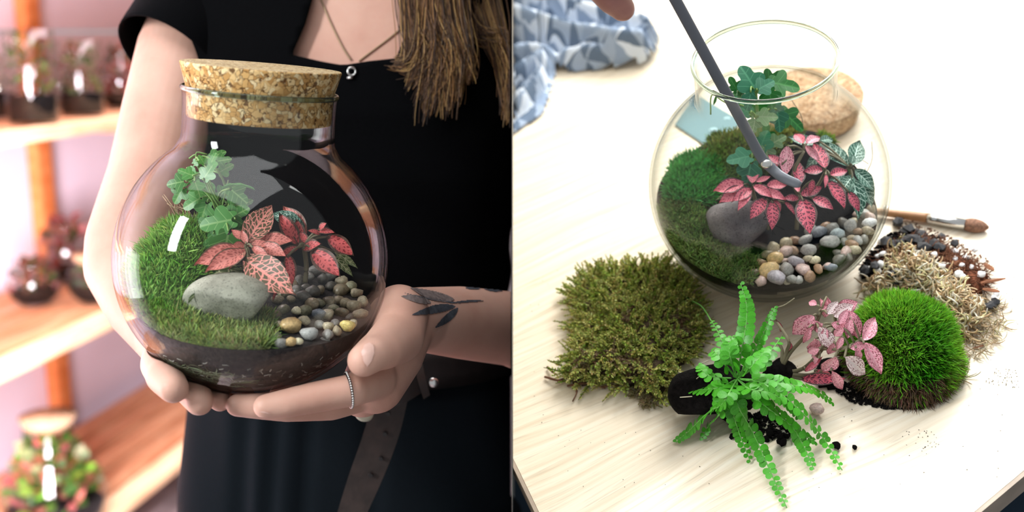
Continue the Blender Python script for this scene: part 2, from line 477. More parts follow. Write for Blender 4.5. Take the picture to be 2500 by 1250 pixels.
def tube(path, rad, n=8, flat=1.0, up=(0.1, 0.2, 1)):
    """round (or flattened) tube with caps along a path"""
    P = np.asarray(path, dtype=float)
    m = len(P)
    rad = np.broadcast_to(np.asarray(rad, dtype=float), (m,))
    Tn = np.gradient(P, axis=0); Tn /= np.linalg.norm(Tn, axis=1)[:, None] + 1e-12
    s = np.cross(Tn, np.asarray(up, dtype=float)); s /= np.linalg.norm(s, axis=1)[:, None] + 1e-9
    b = np.cross(s, Tn)
    a = np.linspace(0, 2 * np.pi, n, endpoint=False)
    V = (P[:, None, :] + rad[:, None, None] * (np.cos(a)[None, :, None] * s[:, None, :] + flat * np.sin(a)[None, :, None] * b[:, None, :])).reshape(-1, 3)
    F = [(j * n + i, j * n + (i + 1) % n, (j + 1) * n + (i + 1) % n, (j + 1) * n + i) for j in range(m - 1) for i in range(n)]
    F.append(tuple(range(n - 1, -1, -1))); F.append(tuple((m - 1) * n + i for i in range(n)))
    return [tuple(v) for v in V], F
def join(*parts):
    V, F = [], []
    for v, f in parts:
        k = len(V); V.extend(v); F.extend([tuple(i + k for i in q) for q in f])
    return V, F
def unit(a): return a / (np.linalg.norm(a, axis=-1, keepdims=True) + 1e-12)
def blades(P, N, L, W, spread, droop=0.0, tint0=None, tint1=None, var=0.25, down=(0, 0, -1)):
    """one tapering bent blade per point; returns V, F, tint"""
    n = len(P)
    d = unit(N + spread * rng.normal(size=(n, 3)))
    s = unit(np.cross(d, rng.normal(size=(n, 3))))
    L = (np.broadcast_to(L, (n,)) * rng.uniform(0.7, 1.25, n))[:, None]
    Wd = np.broadcast_to(W, (n,))[:, None] * 0.5
    q = unit(np.cross(d, s))
    bend = rng.normal(size=(n, 1)) * 0.18
    mid = P + d * L * 0.55 + q * L * bend * 0.4
    tip = P + d * L + q * L * bend * 1.4 + np.asarray(down) * L * droop
    V = np.stack([P - s * Wd * 0.7, P + s * Wd * 0.7, mid - s * Wd, mid + s * Wd, tip], 1).reshape(-1, 3)
    b = np.arange(n)[:, None] * 5
    F = np.concatenate([b + np.array([[0, 1, 3]]), b + np.array([[0, 3, 2]]), b + np.array([[2, 3, 4]])], 0)
    if tint0 is None: return V, F, None
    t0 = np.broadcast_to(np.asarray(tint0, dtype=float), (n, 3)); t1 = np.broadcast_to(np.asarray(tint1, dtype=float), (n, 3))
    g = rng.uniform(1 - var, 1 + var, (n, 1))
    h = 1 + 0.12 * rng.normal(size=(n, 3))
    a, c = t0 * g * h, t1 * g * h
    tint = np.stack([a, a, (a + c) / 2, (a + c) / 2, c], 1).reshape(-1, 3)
    return V, F, np.clip(tint, 0.002, 1)
def cat(*sets):
    V, F, C, k = [], [], [], 0
    for v, f, c in sets:
        V.append(v); F.append(f + k); C.append(c); k += len(v)
    return np.concatenate(V), np.concatenate(F), np.concatenate(C)
def strands(starts, dirs, L, seg, wid, curl, tint, flat_z=None, var=0.3):
    """curly ribbons: random-walk paths as narrow three-sided tubes; returns V, F(quads), tint"""
    n = len(starts)
    P = np.empty((n, seg + 1, 3)); P[:, 0] = starts
    d = unit(dirs)
    st = (np.broadcast_to(L, (n,)) / seg)[:, None]
    ax = unit(rng.normal(size=(n, 3)))
    for i in range(seg):
        d = unit(d + curl * np.cross(ax, d) + curl * 0.5 * rng.normal(size=(n, 3)))
        if flat_z is not None:
            d[:, 2] = np.where((P[:, i, 2] + d[:, 2] * st[:, 0]) < flat_z, np.abs(d[:, 2]) * 0.3, d[:, 2])
        P[:, i + 1] = P[:, i] + d * st
    return ribbon(P, wid, tint, var)
def ribbon(P, wid, tint, var=0.3):
    n, m, _ = P.shape
    Tn = unit(np.gradient(P, axis=1))
    s = unit(np.cross(Tn, rng.normal(size=(n, 1, 3))))
    b = np.cross(s, Tn)
    w_ = np.broadcast_to(np.asarray(wid, dtype=float).reshape(-1, 1), (n, m)).copy()
    w_ *= np.minimum(1.0, np.linspace(2.2, 0.5, m))[None]
    w_ = w_[..., None]
    ring = [P + w_ * (math.cos(a) * s + math.sin(a) * b) for a in (0, 2.094, 4.189)]
    V = np.stack(ring, 2).reshape(-1, 3)
    base = (np.arange(n)[:, None, None] * m + np.arange(m - 1)[None, :, None]) * 3
    k = np.arange(3)[None, None, :]; k2 = (k + 1) % 3
    F = np.stack([base + k, base + k2, base + 3 + k2, base + 3 + k], -1).reshape(-1, 4)
    t = np.broadcast_to(np.asarray(tint, dtype=float), (n, 3)) * rng.uniform(1 - var, 1 + var, (n, 1))
    C = np.repeat(t, m * 3, axis=0)
    return V, F, np.clip(C, 0.002, 1)
def inpoly(P, poly):
    x, y = P[:, 0], P[:, 1]
    r = np.zeros(len(P), dtype=bool)
    q = np.asarray(poly, dtype=float)
    for (x1, y1), (x2, y2) in zip(q, np.roll(q, -1, 0)):
        c = ((y1 > y) != (y2 > y)) & (x < (x2 - x1) * (y - y1) / (y2 - y1 + 1e-15) + x1)
        r ^= c
    return r
def edgedist(P, poly):
    q = np.asarray(poly, dtype=float)
    best = np.full(len(P), 1e9)
    for a, b in zip(q, np.roll(q, -1, 0)):
        ab = b - a
        s = np.clip(((P - a) @ ab) / (ab @ ab + 1e-15), 0, 1)
        best = np.minimum(best, np.linalg.norm(P - a - s[:, None] * ab, axis=1))
    return best
def sample_poly(poly, n):
    q = np.asarray(poly, dtype=float); lo, hi = q.min(0), q.max(0)
    out = np.empty((0, 2))
    while len(out) < n:
        p = rng.uniform(lo, hi, (n * 2, 2)); out = np.vstack([out, p[inpoly(p, q)]])
    return out[:n]
def scatter(poly, gap, tries=6000):
    """dart throwing: points at least gap apart inside a polygon"""
    pts = []
    for p in sample_poly(poly, tries):
        if all((p[0] - q[0]) ** 2 + (p[1] - q[1]) ** 2 > gap * gap for q in pts): pts.append(p)
    return pts
def snoise(P, f, seed=0):
    """cheap smooth pseudo noise in -1..1"""
    P = np.asarray(P, dtype=float)
    k = np.random.default_rng(seed)
    o = np.zeros(P.shape[:-1])
    for i in range(5):
        d = k.normal(size=P.shape[-1]); o += np.sin(P @ d * f + k.uniform(0, 6.28)) / 5 * 1.6
    return o
def stone(seed, subdiv=3, rough=0.12, freq=2.4):
    bm = bmesh.new(); bmesh.ops.create_icosphere(bm, subdivisions=subdiv, radius=1.0)
    V, F = bmarr(bm); bm.free()
    V = np.array([list(v) for v in V])
    k = np.random.default_rng(seed)
    D = V.copy()
    for i in range(5):                                   # a few worn facets
        a = unit(k.normal(size=3)); h = k.uniform(0.62, 0.9)
        e = np.maximum(0, D @ a - h); D -= 0.85 * e[:, None] * a
    D *= (1 + rough * snoise(V, freq, seed))[:, None]
    D /= np.abs(D).max(0)
    return D, F
STONES = {}
def pebble_mesh(i, m):
    if (i, m) not in STONES:
        V, F = stone(i, 2, 0.10)
        STONES[(i, m)] = mesh_data('pebble', V, F, M[m])
    return STONES[(i, m)]

# leaves: length 1 along +y, blade in xy, upper face +z
def leaf_mesh(name, mats, width=0.5, droop=0.25, fold=0.12, shape=0.85, wave=0.0, nu=12, nv=6, tipsharp=1.0):
    V, UV, F = [], [], []
    for i in range(nu + 1):
        u = i / nu
        wv = width * 0.5 * max(0.0, math.sin(math.pi * min(1, (0.015 + 0.985 * u)) ** shape)) ** (0.75 + 0.3 * u * tipsharp)
        for j in range(nv + 1):
            v = -1 + 2 * j / nv
            z = fold * width * abs(v) - droop * u * u + wave * math.sin(u * 17 + v * 2) * abs(v)
            V.append((v * wv, u * (1 - 0.25 * droop * u), z)); UV.append((u, 0.5 + v / 2))
    for i in range(nu):
        for j in range(nv):
            a = i * (nv + 1) + j
            F.append((a, a + 1, a + nv + 2, a + nv + 1))
    return mesh_data(name, V, F, mats, uv=UV)
def ivy_mesh(name, mats, lobes=5, deep=0.42, cup=0.15):
    """lobed ivy leaf, stalk end at the origin, middle lobe along +y"""
    V, UV, F = [(0, 0.28, 0)], [(0.3, 0.5)], []
    n = 60
    rings = (0.5, 1.0)
    for r in rings:
        for i in range(n):
            a = -math.pi + 2 * math.pi * i / n
            if abs(a) > 2.75: rad = 0.16 + 0.1 * (math.pi - abs(a))
            else:
                k = abs(math.cos(a * lobes / 2 * 0.96))
                rad = (0.70 - 0.12 * abs(a)) * (1 - deep + deep * k ** 1.3) * (1.0 if abs(a) > 0.5 else 1.12)
            x, y = math.sin(a) * rad * r, 0.28 + math.cos(a) * rad * r
            V.append((x, y, -cup * (x * x + (y - .28) ** 2) + 0.10 * abs(x))); UV.append((y, 0.5 + x * 0.7))
    for i in range(n):
        j = (i + 1) % n
        F.append((0, 1 + j, 1 + i)); F.append((1 + i, 1 + j, 1 + n + j, 1 + n + i))
    F = [tuple(reversed(f)) for f in F]
    return mesh_data(name, V, F, mats, uv=UV)
JARF = [None]
def inside(p):
    """keep plants of the jar in hand within its glass"""
    if JARF[0] is None: return p
    q = JARF[0].inverted() @ p
    if q.z > 0.78 * R:
        r = math.hypot(q.x, q.y); k = min(1, 0.43 * R / (r + 1e-9)); q.x *= k; q.y *= k
    else: q *= min(1, 0.895 * R / q.length)
    return JARF[0] @ q
def leaf_at(me, base, tip, hint, width=1.0, parent=None, name='leaf', curl=1.0):
    """instance a leaf from a world base to a world tip, upper side towards hint"""
    b, t_ = inside(Vector(base)), inside(Vector(tip))
    y = t_ - b; L = y.length; y.normalize()
    z = (hint - y * hint.dot(y)).normalized()
    x = y.cross(z)
    m = Matrix((x * L * width, y * L, z * L * curl)).transposed().to_4x4(); m.translation = b
    return inst(name, me, m, parent)

# ================================================================== SETTING
# thin divider wall added to part the two displays and their light (the camera stands exactly in its plane)
V, F = box(-0.00012, 0.00012, 0.70, 4.6, 0.0, 2.6)
mi = [1 if sum(V[i][0] for i in f) / len(f) > 0.00005 else 0 for f in F]
o = build('added_divider', V, F, [M['divider_dark'], M['divider_pale']], smooth=False, mi=mi)
tag(o, 'added thin divider wall seen edge-on between the two displays', None, None, 'structure')
# floor of the left room
o = build('floor', *box(-3.5, -0.001, -0.6, 9.0, -0.04, 0.0), M['grey_floor'], smooth=False)
tag(o, 'grey floor of the plant shop', None, None, 'structure')
# pink-lit panelled wall behind the shelving
wall = bpy.data.objects.new('wall_left', None); COL.objects.link(wall)
put(wall, Matrix.Translation(shp(3.0, 1.42, 0.35))); tag(wall, 'wall of pink-lit panels behind the wooden shelving', None, None, 'structure')
Msh = Matrix((SV, SW, Vector((0, 0, 1)))).transposed().to_4x4() @ Matrix.Diagonal((KS, KS, KS, 1)); Msh.translation = Vector((CAM.x, CAM.y, CAM.z * (1 - KS)))
Msr = Matrix((SV, SW, Vector((0, 0, 1)))).transposed().to_4x4()
def sbox(name, s0, s1, t0, t1, z0, z1, mat, parent, bev=0.003):
    return build(name, *box(s0, s1, t0, t1, z0, z1, bev), mat, frame=Msh, parent=parent, smooth=False)
for i in range(5):
    for j in range(2):
        sbox('panel', 0.2 + i * 1.45, 0.2 + i * 1.45 + 1.44, 1.42, 1.45, 0.351 + j * 1.0, 1.345 + j * 1.0, M['pink_wall'], wall)

# ------------------------------------------------------------------ wooden shelving with planted jars (out of focus)
Msf = Msr.copy(); Msf.translation = shp(2.3, 1.2, 0.35)
shelf = empty('plant_shelf', Msf, 'tall slatted pine shelving unit along the pink wall', 'shelf')
TIERS = (1.197, 0.845, 0.489)
S0, S1 = 0.75, 3.6
for k, z in enumerate(TIERS):
    for j in range(5):
        t0 = 1.05 + j * 0.068
        sbox('slat', S0, S1, t0, t0 + 0.056, z - 0.018, z, M['pale_wood'] if j == 0 else M['shelf_wood'], shelf)
    for s in (1.0, 2.10, 3.3):
        sbox('rail', s - 0.03, s + 0.03, 1.06, 1.384, z - 0.05, z - 0.019, M['shelf_wood'], shelf)
sbox('top_slat', S0, S1, 1.05, 1.40, 1.56, 1.58, M['shelf_wood'], shelf)
for s in (1.0, 2.10, 3.3):
    sbox('post', s - 0.023, s + 0.023, 1.385, 1.415, 0.35, 1.6, M['post_wood'], shelf)

def shelf_px(px, py, t_, tier):
    """point on a tier t_ deep into the shelving seen near a pixel column"""
    ang = math.atan((px - 1250) / F_PX) - math.radians(10.5)
    s = t_ / math.tan(-ang)
    return shp(s, t_, TIERS[tier] + 0.0012)

def planted_jar(loc, prof, label, cols, soil_h, nleaf, lid=None, top=None, grow=1.0, dark=(0.02, 0.016, 0.013)):
    """prof: outer (r, z) from base to rim"""
    prof = [(r * KS, z * KS) for r, z in prof]; soil_h *= KS
    if top: top *= KS
    if lid: lid = (lid[0] * KS, lid[1] * KS, lid[2])
    root = empty('planted_jar', loc, label, 'planted jar', 'planted jars on the wooden shelving')
    inner = [(max(0.001, r - 0.003), z + (0.004 if i < 2 else 0)) for i, (r, z) in enumerate(prof)]
    V, F = lathe([(0.0005, prof[0][1])] + prof + list(reversed(inner)) + [(0.0005, inner[0][1])], 32)
    build('glass', V, F, M['glass_bg'], frame=Matrix.Translation(loc), parent=root)
    rm = max(r for r, z in prof)
    def rad(z):
        for (r0, z0), (r1, z1) in zip(prof, prof[1:]):
            if z0 <= z <= z1: return r0 + (r1 - r0) * (z - z0) / (z1 - z0 + 1e-9) - 0.005
        return prof[-1][0] - 0.005
    zs = np.linspace(0.006, soil_h, 6)
    sp = [(0.0005, 0.005)] + [(rad(z), z) for z in zs] + [(0.0005, soil_h + 0.006)]
    V, F = lathe(sp, 24)
    build('soil', V, F, M['black_soil'], frame=Matrix.Translation(loc), parent=root)
    zt = top or prof[-1][1]
    P, Nn, c0 = [], [], []
    while len(P) < nleaf:
        z = rnd.uniform(soil_h, zt); a = rnd.uniform(0, 6.28); rr = (rad(z) - 0.007) * math.sqrt(rnd.random()) * grow
        P.append((loc.x + rr * math.cos(a), loc.y + rr * math.sin(a), loc.z + z)); Nn.append((math.cos(a) * .6, math.sin(a) * .6, 0.7)); c0.append(rnd.choice(cols))
    V, F, C = blades(np.array(P), np.array(Nn), rm * 0.28, rm * 0.2, 0.5, 0.1, np.array(c0) * 0.7, np.array(c0), 0.4)
    f = build('foliage', V, F, M['moss'], parent=root, tint=C); f['kind'] = 'stuff'
    if lid:
        zl = prof[-1][1]; r = prof[-1][0]
        V, F = lathe([(0.0005, zl - 0.012), (r - 0.006, zl - 0.012), (r + lid[0], zl + lid[1]), (0.0005, zl + lid[1])], 32)
        build('lid', V, F, lid[2], frame=Matrix.Translation(loc), parent=root)
    return root
GRN = [(0.05, 0.10, 0.02), (0.03, 0.07, 0.02), (0.10, 0.16, 0.03), (0.16, 0.05, 0.04)]
RED = [(0.30, 0.05, 0.05), (0.20, 0.05, 0.04), (0.06, 0.07, 0.02), (0.42, 0.16, 0.15)]
BRI = [(0.10, 0.24, 0.03), (0.22, 0.38, 0.05), (0.05, 0.12, 0.02), (0.55, 0.16, 0.12), (0.36, 0.46, 0.22)]
def cyl(r, h): return [(r * 0.9, 0), (r, 0.006), (r, h * 0.5), (r, h)]
def bowl(r, h, nk): return [(r * 0.5, 0), (r * 0.85, h * 0.18), (r, h * 0.45), (r * 0.85, h * 0.72), (nk, h * 0.86), (nk, h)]
planted_jar(shelf_px(88, 290, 1.13, 0), cyl(0.042, 0.155), 'tall clear cylinder jar of dark plants on the top shelf', GRN, 0.045, 110, top=0.15)
planted_jar(shelf_px(208, 270, 1.15, 0), cyl(0.040, 0.135), 'clear cylinder jar with white label strip on the top shelf', GRN, 0.04, 130, top=0.125)
planted_jar(shelf_px(2, 300, 1.25, 0), cyl(0.034, 0.11), 'jar cut by the left picture edge on the top shelf', GRN, 0.045, 70)
planted_jar(shelf_px(306, 250, 1.17, 0), bowl(0.05, 0.12, 0.025), 'round jar of reddish leaves behind the bare arm', RED, 0.03, 150)
planted_jar(shelf_px(152, 275, 1.28, 0), cyl(0.03, 0.10), 'small jar of dull red leaves between the two cylinder jars', RED, 0.03, 90)
planted_jar(shelf_px(140, 690, 1.30, 1), bowl(0.06, 0.13, 0.03), 'round jar of red leaves at the back of the middle shelf', RED, 0.03, 170)
planted_jar(shelf_px(52, 750, 1.25, 1), bowl(0.05, 0.085, 0.032), 'low open bowl of dark plants at left on the middle shelf', RED + GRN, 0.03, 120)
planted_jar(shelf_px(205, 790, 1.15, 1), bowl(0.052, 0.086, 0.034), 'dark planted bowl with a pink-orange lid on the middle shelf', GRN, 0.035, 160, lid=(0.004, 0.006, M['cork_pale']))
planted_jar(shelf_px(262, 690, 1.33, 1), bowl(0.05, 0.13, 0.028), 'round reddish jar half hidden behind the elbow', RED, 0.03, 130)
# the big bottle in front, low on the left
bl = shelf_px(58, 1200, 1.125, 2)
HB = max(0.18, (CAM.z + (1012 - 625) / F_PX * -1.0 * 0) * 0 + [z for z in np.arange(0.15, 0.75, 0.002) if PX((bl.x, bl.y, bl.z + z))[1] < 1016][0])
kb = HB / 0.20 / KS
planted_jar(bl, [(0.055, 0), (0.082, 0.02 * kb), (0.090, 0.06 * kb), (0.078, 0.10 * kb), (0.050, 0.14 * kb), (0.042, 0.16 * kb), (0.042, 0.187 * kb)],
            'cork-stoppered bottle of bright green and pink plants, lowest on the shelving', BRI, 0.04, 230, lid=(0.006, 0.013 * kb, M['cork_pale']), top=0.165 * kb)
# two hanging plant lights under the top board
for s in (1.45, 1.75):
    t_ = empty('light_bar', shp(s, 1.22, 1.545), 'brown lamp bar under the top board, %s' % ('nearer the left edge' if s < 1.6 else 'farther along the shelf'), 'lamp')
    sbox('housing', s - 0.1, s + 0.1, 1.19, 1.25, 1.53, 1.558, M['leather'], t_)
    sbox('reflector', s - 0.095, s + 0.095, 1.195, 1.245, 1.524, 1.5295, M['silver'], t_)

# ================================================================== THE WOMAN
def rcone(bm, p0, r0, p1, r1, seg=36):
    """closed round cone between two spheres"""
    p0, p1 = Vector(p0), Vector(p1)
    ax = (p1 - p0); L = ax.length; ax.normalize()
    s = ax.orthogonal().normalized(); b = ax.cross(s)
    rings = []
    for k in range(1, 6): a = math.pi / 2 * k / 5; rings.append((p0 - ax * r0 * math.cos(a), r0 * math.sin(a)))
    for k in range(1, 5): q = k / 5; rings.append((p0 + ax * L * q, r0 + (r1 - r0) * q))
    for k in range(0, 5): a = math.pi / 2 * k / 5; rings.append((p1 + ax * r1 * math.sin(a), r1 * math.cos(a)))
    vs_ = [[bm.verts.new(c + (s * math.cos(6.28318 * i / seg) + b * math.sin(6.28318 * i / seg)) * r) for i in range(seg)] for c, r in rings]
    for A, B in zip(vs_, vs_[1:]):
        for i in range(seg): bm.faces.new((A[i], A[(i + 1) % seg], B[(i + 1) % seg], B[i]))
    st = bm.verts.new(p0 - ax * r0); en = bm.verts.new(p1 + ax * r1)
    for i in range(seg):
        bm.faces.new((st, vs_[0][(i + 1) % seg], vs_[0][i])); bm.faces.new((en, vs_[-1][i], vs_[-1][(i + 1) % seg]))
def chain(bm, pts):
    """pts: (px, py, depth, radius)"""
    q = [(LP(a, b, d), r) for a, b, d, r in pts]
    for (p0, r0), (p1, r1) in zip(q, q[1:]): rcone(bm, p0, r0, p1, r1)
def blob(bm, c, rad, rot=None):
    m = Matrix.Translation(c) @ (rot.to_4x4() if rot else Matrix.Identity(4)) @ Matrix.Diagonal((*rad, 1))
    bmesh.ops.create_icosphere(bm, subdivisions=4, radius=1.0, matrix=m)
def remeshed(bm, voxel, smooth_it, push=None):
    me = bpy.data.meshes.new('tmp'); bm.to_mesh(me); bm.free()
    o = bpy.data.objects.new('tmp', me); COL.objects.link(o)
    r = o.modifiers.new('r', 'REMESH'); r.mode = 'VOXEL'; r.voxel_size = voxel; r.use_smooth_shade = True
    s = o.modifiers.new('s', 'SMOOTH'); s.factor = 0.5; s.iterations = smooth_it
    dg = bpy.context.evaluated_depsgraph_get()
    ev = o.evaluated_get(dg); m2 = bpy.data.meshes.new_from_object(ev)
    n = len(m2.vertices); V = np.empty(n * 3, dtype=np.float32); m2.vertices.foreach_get('co', V); V = V.reshape(-1, 3).astype(float)
    F = [tuple(p.vertices) for p in m2.polygons]
    bpy.data.objects.remove(o); bpy.data.meshes.remove(me); bpy.data.meshes.remove(m2)
    if push: V = push(V)
    return V, F
def bisected(V, F, co, no):
    bm = bmesh.new()
    vs_ = [bm.verts.new(v) for v in V]
    for f in F: bm.faces.new([vs_[i] for i in f])
    r = bmesh.ops.bisect_plane(bm, geom=bm.verts[:] + bm.edges[:] + bm.faces[:], plane_co=co, plane_no=no, clear_outer=True)
    ed = [e for e in r['geom_cut'] if isinstance(e, bmesh.types.BMEdge)]
    try: bmesh.ops.contextual_create(bm, geom=ed)
    except Exception: pass
    out = bmarr(bm); bm.free()
    return [tuple(v) for v in out[0]], out[1]
XC = -0.158
YC = 1.075
ROWS = [(0.80, 0.178, 0.118), (0.90, 0.176, 0.118), (0.98, 0.160, 0.106), (1.06, 0.147, 0.096), (1.14, 0.150, 0.099), (1.22, 0.163, 0.108), (1.28, 0.170, 0.106), (1.34, 0.172, 0.092), (1.385, 0.168, 0.078), (1.415, 0.135, 0.062), (1.432, 0.085, 0.05), (1.44, 0.05, 0.045)]
def torso(z):
    a = np.array(ROWS)
    return np.interp(z, a[:, 0], a[:, 1]), np.interp(z, a[:, 0], a[:, 2])
def torso_pt(th, z, off=0.0):
    a, b = torso(z)
    c, s = math.cos(th), math.sin(th)
    e = 0.8
    return Vector((XC + (a + off) * math.copysign(abs(c) ** e, c), YC + (b + off) * math.copysign(abs(s) ** e, s), z))
def torso_shell(z0, z1, nz, nth, off, fold=None):
    V, F = [], []
    for i in range(nz + 1):
        z = z0 + (z1 - z0) * i / nz
        for j in range(nth):
            th = 2 * math.pi * j / nth
            p = torso_pt(th, z, off)
            if fold: p = fold(p, th, z)
            V.append(tuple(p))
    for i in range(nz):
        for j in range(nth):
            F.append((i * nth + j, i * nth + (j + 1) % nth, (i + 1) * nth + (j + 1) % nth, (i + 1) * nth + j))
    return V, F

person = empty('person', Vector((XC, YC, 0.0)), 'woman in black short-sleeved top and navy trousers cupping a corked glass jar in both hands', 'person')
bm = bmesh.new()
# chest, neck and head (the upper chest follows the shirt's own form)
V, F = torso_shell(1.20, 1.435, 24, 64, -0.006)
vs_ = [bm.verts.new(v) for v in V]
for f in F: bm.faces.new([vs_[i] for i in f])
bm.faces.new([vs_[i] for i in range(63, -1, -1)]); bm.faces.new([vs_[24 * 64 + i] for i in range(64)])
NK = Vector((XC, YC + 0.005, 1.43))
rcone(bm, NK, 0.056, NK + Vector((0, -0.012, 0.10)), 0.052)
HD = NK + Vector((0, -0.012, 0.195))
blob(bm, HD, (0.073, 0.092, 0.105)); blob(bm, HD + Vector((0, -0.035, -0.06)), (0.053, 0.058, 0.058))
blob(bm, HD + Vector((0, -0.098, -0.022)), (0.012, 0.016, 0.022)); blob(bm, HD + Vector((0, -0.086, -0.065)), (0.022, 0.010, 0.008))
for s in (-1, 1): blob(bm, HD + Vector((s * 0.075, 0.005, -0.015)), (0.010, 0.018, 0.030))
# her right arm (at left in the picture): shoulder, elbow, wrist
chain(bm, [(520, 20, 1.06, 0.052), (452, 130, 1.02, 0.043), (410, 270, 0.985, 0.039), (374, 430, 0.95, 0.0375), (318, 590, 0.925, 0.036), (312, 650, 0.915, 0.035), (352, 740, 0.89, 0.031), (405, 815, 0.865, 0.026), (425, 850, 0.85, 0.0235)])
def fr(px, py, d, r): return (px, py, d, r)
# right hand under the jar
blob(bm, LP(455, 905, 0.84), (0.034, 0.038, 0.017), Matrix.Rotation(0.35, 3, 'Y'))
chain(bm, [(425, 850, 0.85, 0.0215), (455, 900, 0.845, 0.020)])
chain(bm, [(400, 855, 0.815, 0.0130), (388, 885, 0.772, 0.0125), (402, 920, 0.742, 0.0122), (424, 948, 0.728, 0.0100)])
chain(bm, [(440, 925, 0.82, 0.0118), (462, 948, 0.775, 0.0112), (478, 966, 0.752, 0.0108), (487, 982, 0.740, 0.0092)])
chain(bm, [(500, 940, 0.83, 0.0105), (528, 966, 0.785, 0.0092), (538, 980, 0.762, 0.0072)])
chain(bm, [(560, 940, 0.835, 0.0100), (590, 960, 0.80, 0.0086), (600, 970, 0.78, 0.0075)])
chain(bm, [(430, 845, 0.86, 0.0135), (345, 800, 0.875, 0.0125), (330, 760, 0.865, 0.0100)])
# her left arm: forearm from the right picture edge, wrist, palm
chain(bm, [(1420, 850, 0.99, 0.041), (1250, 803, 0.935, 0.0315), (1120, 787, 0.885, 0.0290), (1030, 780, 0.85, 0.0250), (985, 785, 0.825, 0.0245)])
chain(bm, [(985, 785, 0.825, 0.0245), (948, 862, 0.815, 0.0265), (915, 935, 0.80, 0.0225)])
chain(bm, [(960, 790, 0.825, 0.023), (930, 880, 0.825, 0.0225), (885, 960, 0.815, 0.018)])
chain(bm, [(975, 765, 0.81, 0.0215), (972, 822, 0.785, 0.0190), (935, 850, 0.757, 0.0150), (912, 862, 0.746, 0.0128), (888, 880, 0.737, 0.0112)])
chain(bm, [(918, 925, 0.785, 0.0150), (862, 952, 0.752, 0.0112), (768, 970, 0.743, 0.0105), (706, 983, 0.738, 0.0098), (648, 992, 0.735, 0.0082)])
chain(bm, [(905, 955, 0.802, 0.0130), (810, 992, 0.778, 0.0100), (700, 997, 0.762, 0.0094), (625, 990, 0.756, 0.0092), (580, 989, 0.755, 0.0080)])
chain(bm, [(890, 960, 0.825, 0.0120), (790, 985, 0.805, 0.0100), (690, 985, 0.79, 0.0092), (630, 978, 0.785, 0.0080)])
chain(bm, [(880, 950, 0.84, 0.0110), (790, 965, 0.83, 0.0090), (720, 968, 0.82, 0.0080), (680, 962, 0.815, 0.0070)])
def off_jar(V):
    d = V - np.array(JL_C); r = np.linalg.norm(d, axis=1)
    lim = R + 0.0008
    k = (r < lim) & (r > 0.05)
    V[k] = np.array(JL_C) + d[k] / r[k][:, None] * lim
    return V
V, F = remeshed(bm, 0.0016, 6, off_jar)
V, F = bisected(V, F, (-0.0008, 0, 0), (1, 0, 0))
body = build('body', V, F, M['skin'], parent=person)
btree = BVHTree.FromPolygons([Vector(v) for v in V], F)
def on_body(px, py, off=0.0004):
    d = ray(px, py).normalized()
    h = btree.ray_cast(CAM, d)
    return None if h[0] is None else h[0] + h[1] * off
# eyes and lips of the face above the frame
for s in (-1, 1):
    bm = bmesh.new(); blob(bm, HD + Vector((s * 0.031, -0.078, 0.005)), (0.012, 0.012, 0.011)); V, F = bmarr(bm); bm.free()
    build('eye', V, F, M['cream_plastic'], parent=person)

# shirt: torso shell with an open neckline, cap sleeves
NECK = [(760, -420), (768, -20), (745, 60), (712, 134), (790, 152), (838, 160), (900, 150), (966, 143), (1000, 60), (1012, -420)]
def shirt_fold(p, th, z):
    k = 0.0022 * math.sin(th * 5 + z * 30) * math.sin(z * 40 + th * 3) + 0.0018 * math.sin(z * 75 + th * 2)
    return p + Vector((math.cos(th), math.sin(th), 0)) * k * min(1, max(0, (1.30 - z) * 10))
V, F = torso_shell(1.015, 1.432, 110, 260, 0.004, shirt_fold)
C2 = []
for f in F:
    c = sum((Vector(V[i]) for i in f), Vector()) / 4
    q = PX(c)
    if c.y < YC and inpoly(np.array([q]), NECK)[0]: continue
    C2.append(f)
edge_n = {}
for f in C2:
    for a_, b_ in zip(f, f[1:] + f[:1]): edge_n[frozenset((a_, b_))] = edge_n.get(frozenset((a_, b_)), 0) + 1
for i_ in {i for e, n_ in edge_n.items() if n_ == 1 for i in e}:
    p_ = Vector(V[i_])
    if p_.y < YC and 1.03 < p_.z < 1.43:                  # trim the hem exactly along the neckline
        q_ = np.array(PX(p_)); best = None
        for a_, b_ in zip(np.array(NECK[:-1], dtype=float), np.array(NECK[1:], dtype=float)):
            u_ = min(1, max(0, np.dot(q_ - a_, b_ - a_) / np.dot(b_ - a_, b_ - a_))); c_ = a_ + u_ * (b_ - a_)
            if best is None or np.linalg.norm(c_ - q_) < np.linalg.norm(best - q_): best = c_
        if np.linalg.norm(best - q_) < 25: V[i_] = tuple(LP(best[0], best[1], (p_ - CAM).dot(FWD)))
V, F = bisected(V, C2, (-0.0012, 0, 0), (1, 0, 0))
F = [f for f in F if len(f) < 9]
sh = build('shirt', V, F, M['shirt'], parent=person)
sm = sh.modifiers.new('cloth', 'SOLIDIFY'); sm.thickness = 0.0016; sm.offset = 1
# sleeve over her right shoulder
sp = [LP(640, -60, 1.075), LP(560, -10, 1.06), LP(500, 60, 1.04), LP(447, 118, 1.018), LP(418, 152, 1.008)]
Vs, Fs = tube(spline(sp, 20), np.interp(np.linspace(0, 1, 20), [0, 0.4, 0.8, 1], [0.058, 0.063, 0.0555, 0.0535]), 40, up=(0.2, -1, 0.1))
sl = build('sleeve', Vs, Fs[:-2], M['shirt'], parent=person)
sm = sl.modifiers.new('cloth', 'SOLIDIFY'); sm.thickness = 0.0016; sm.offset = -1

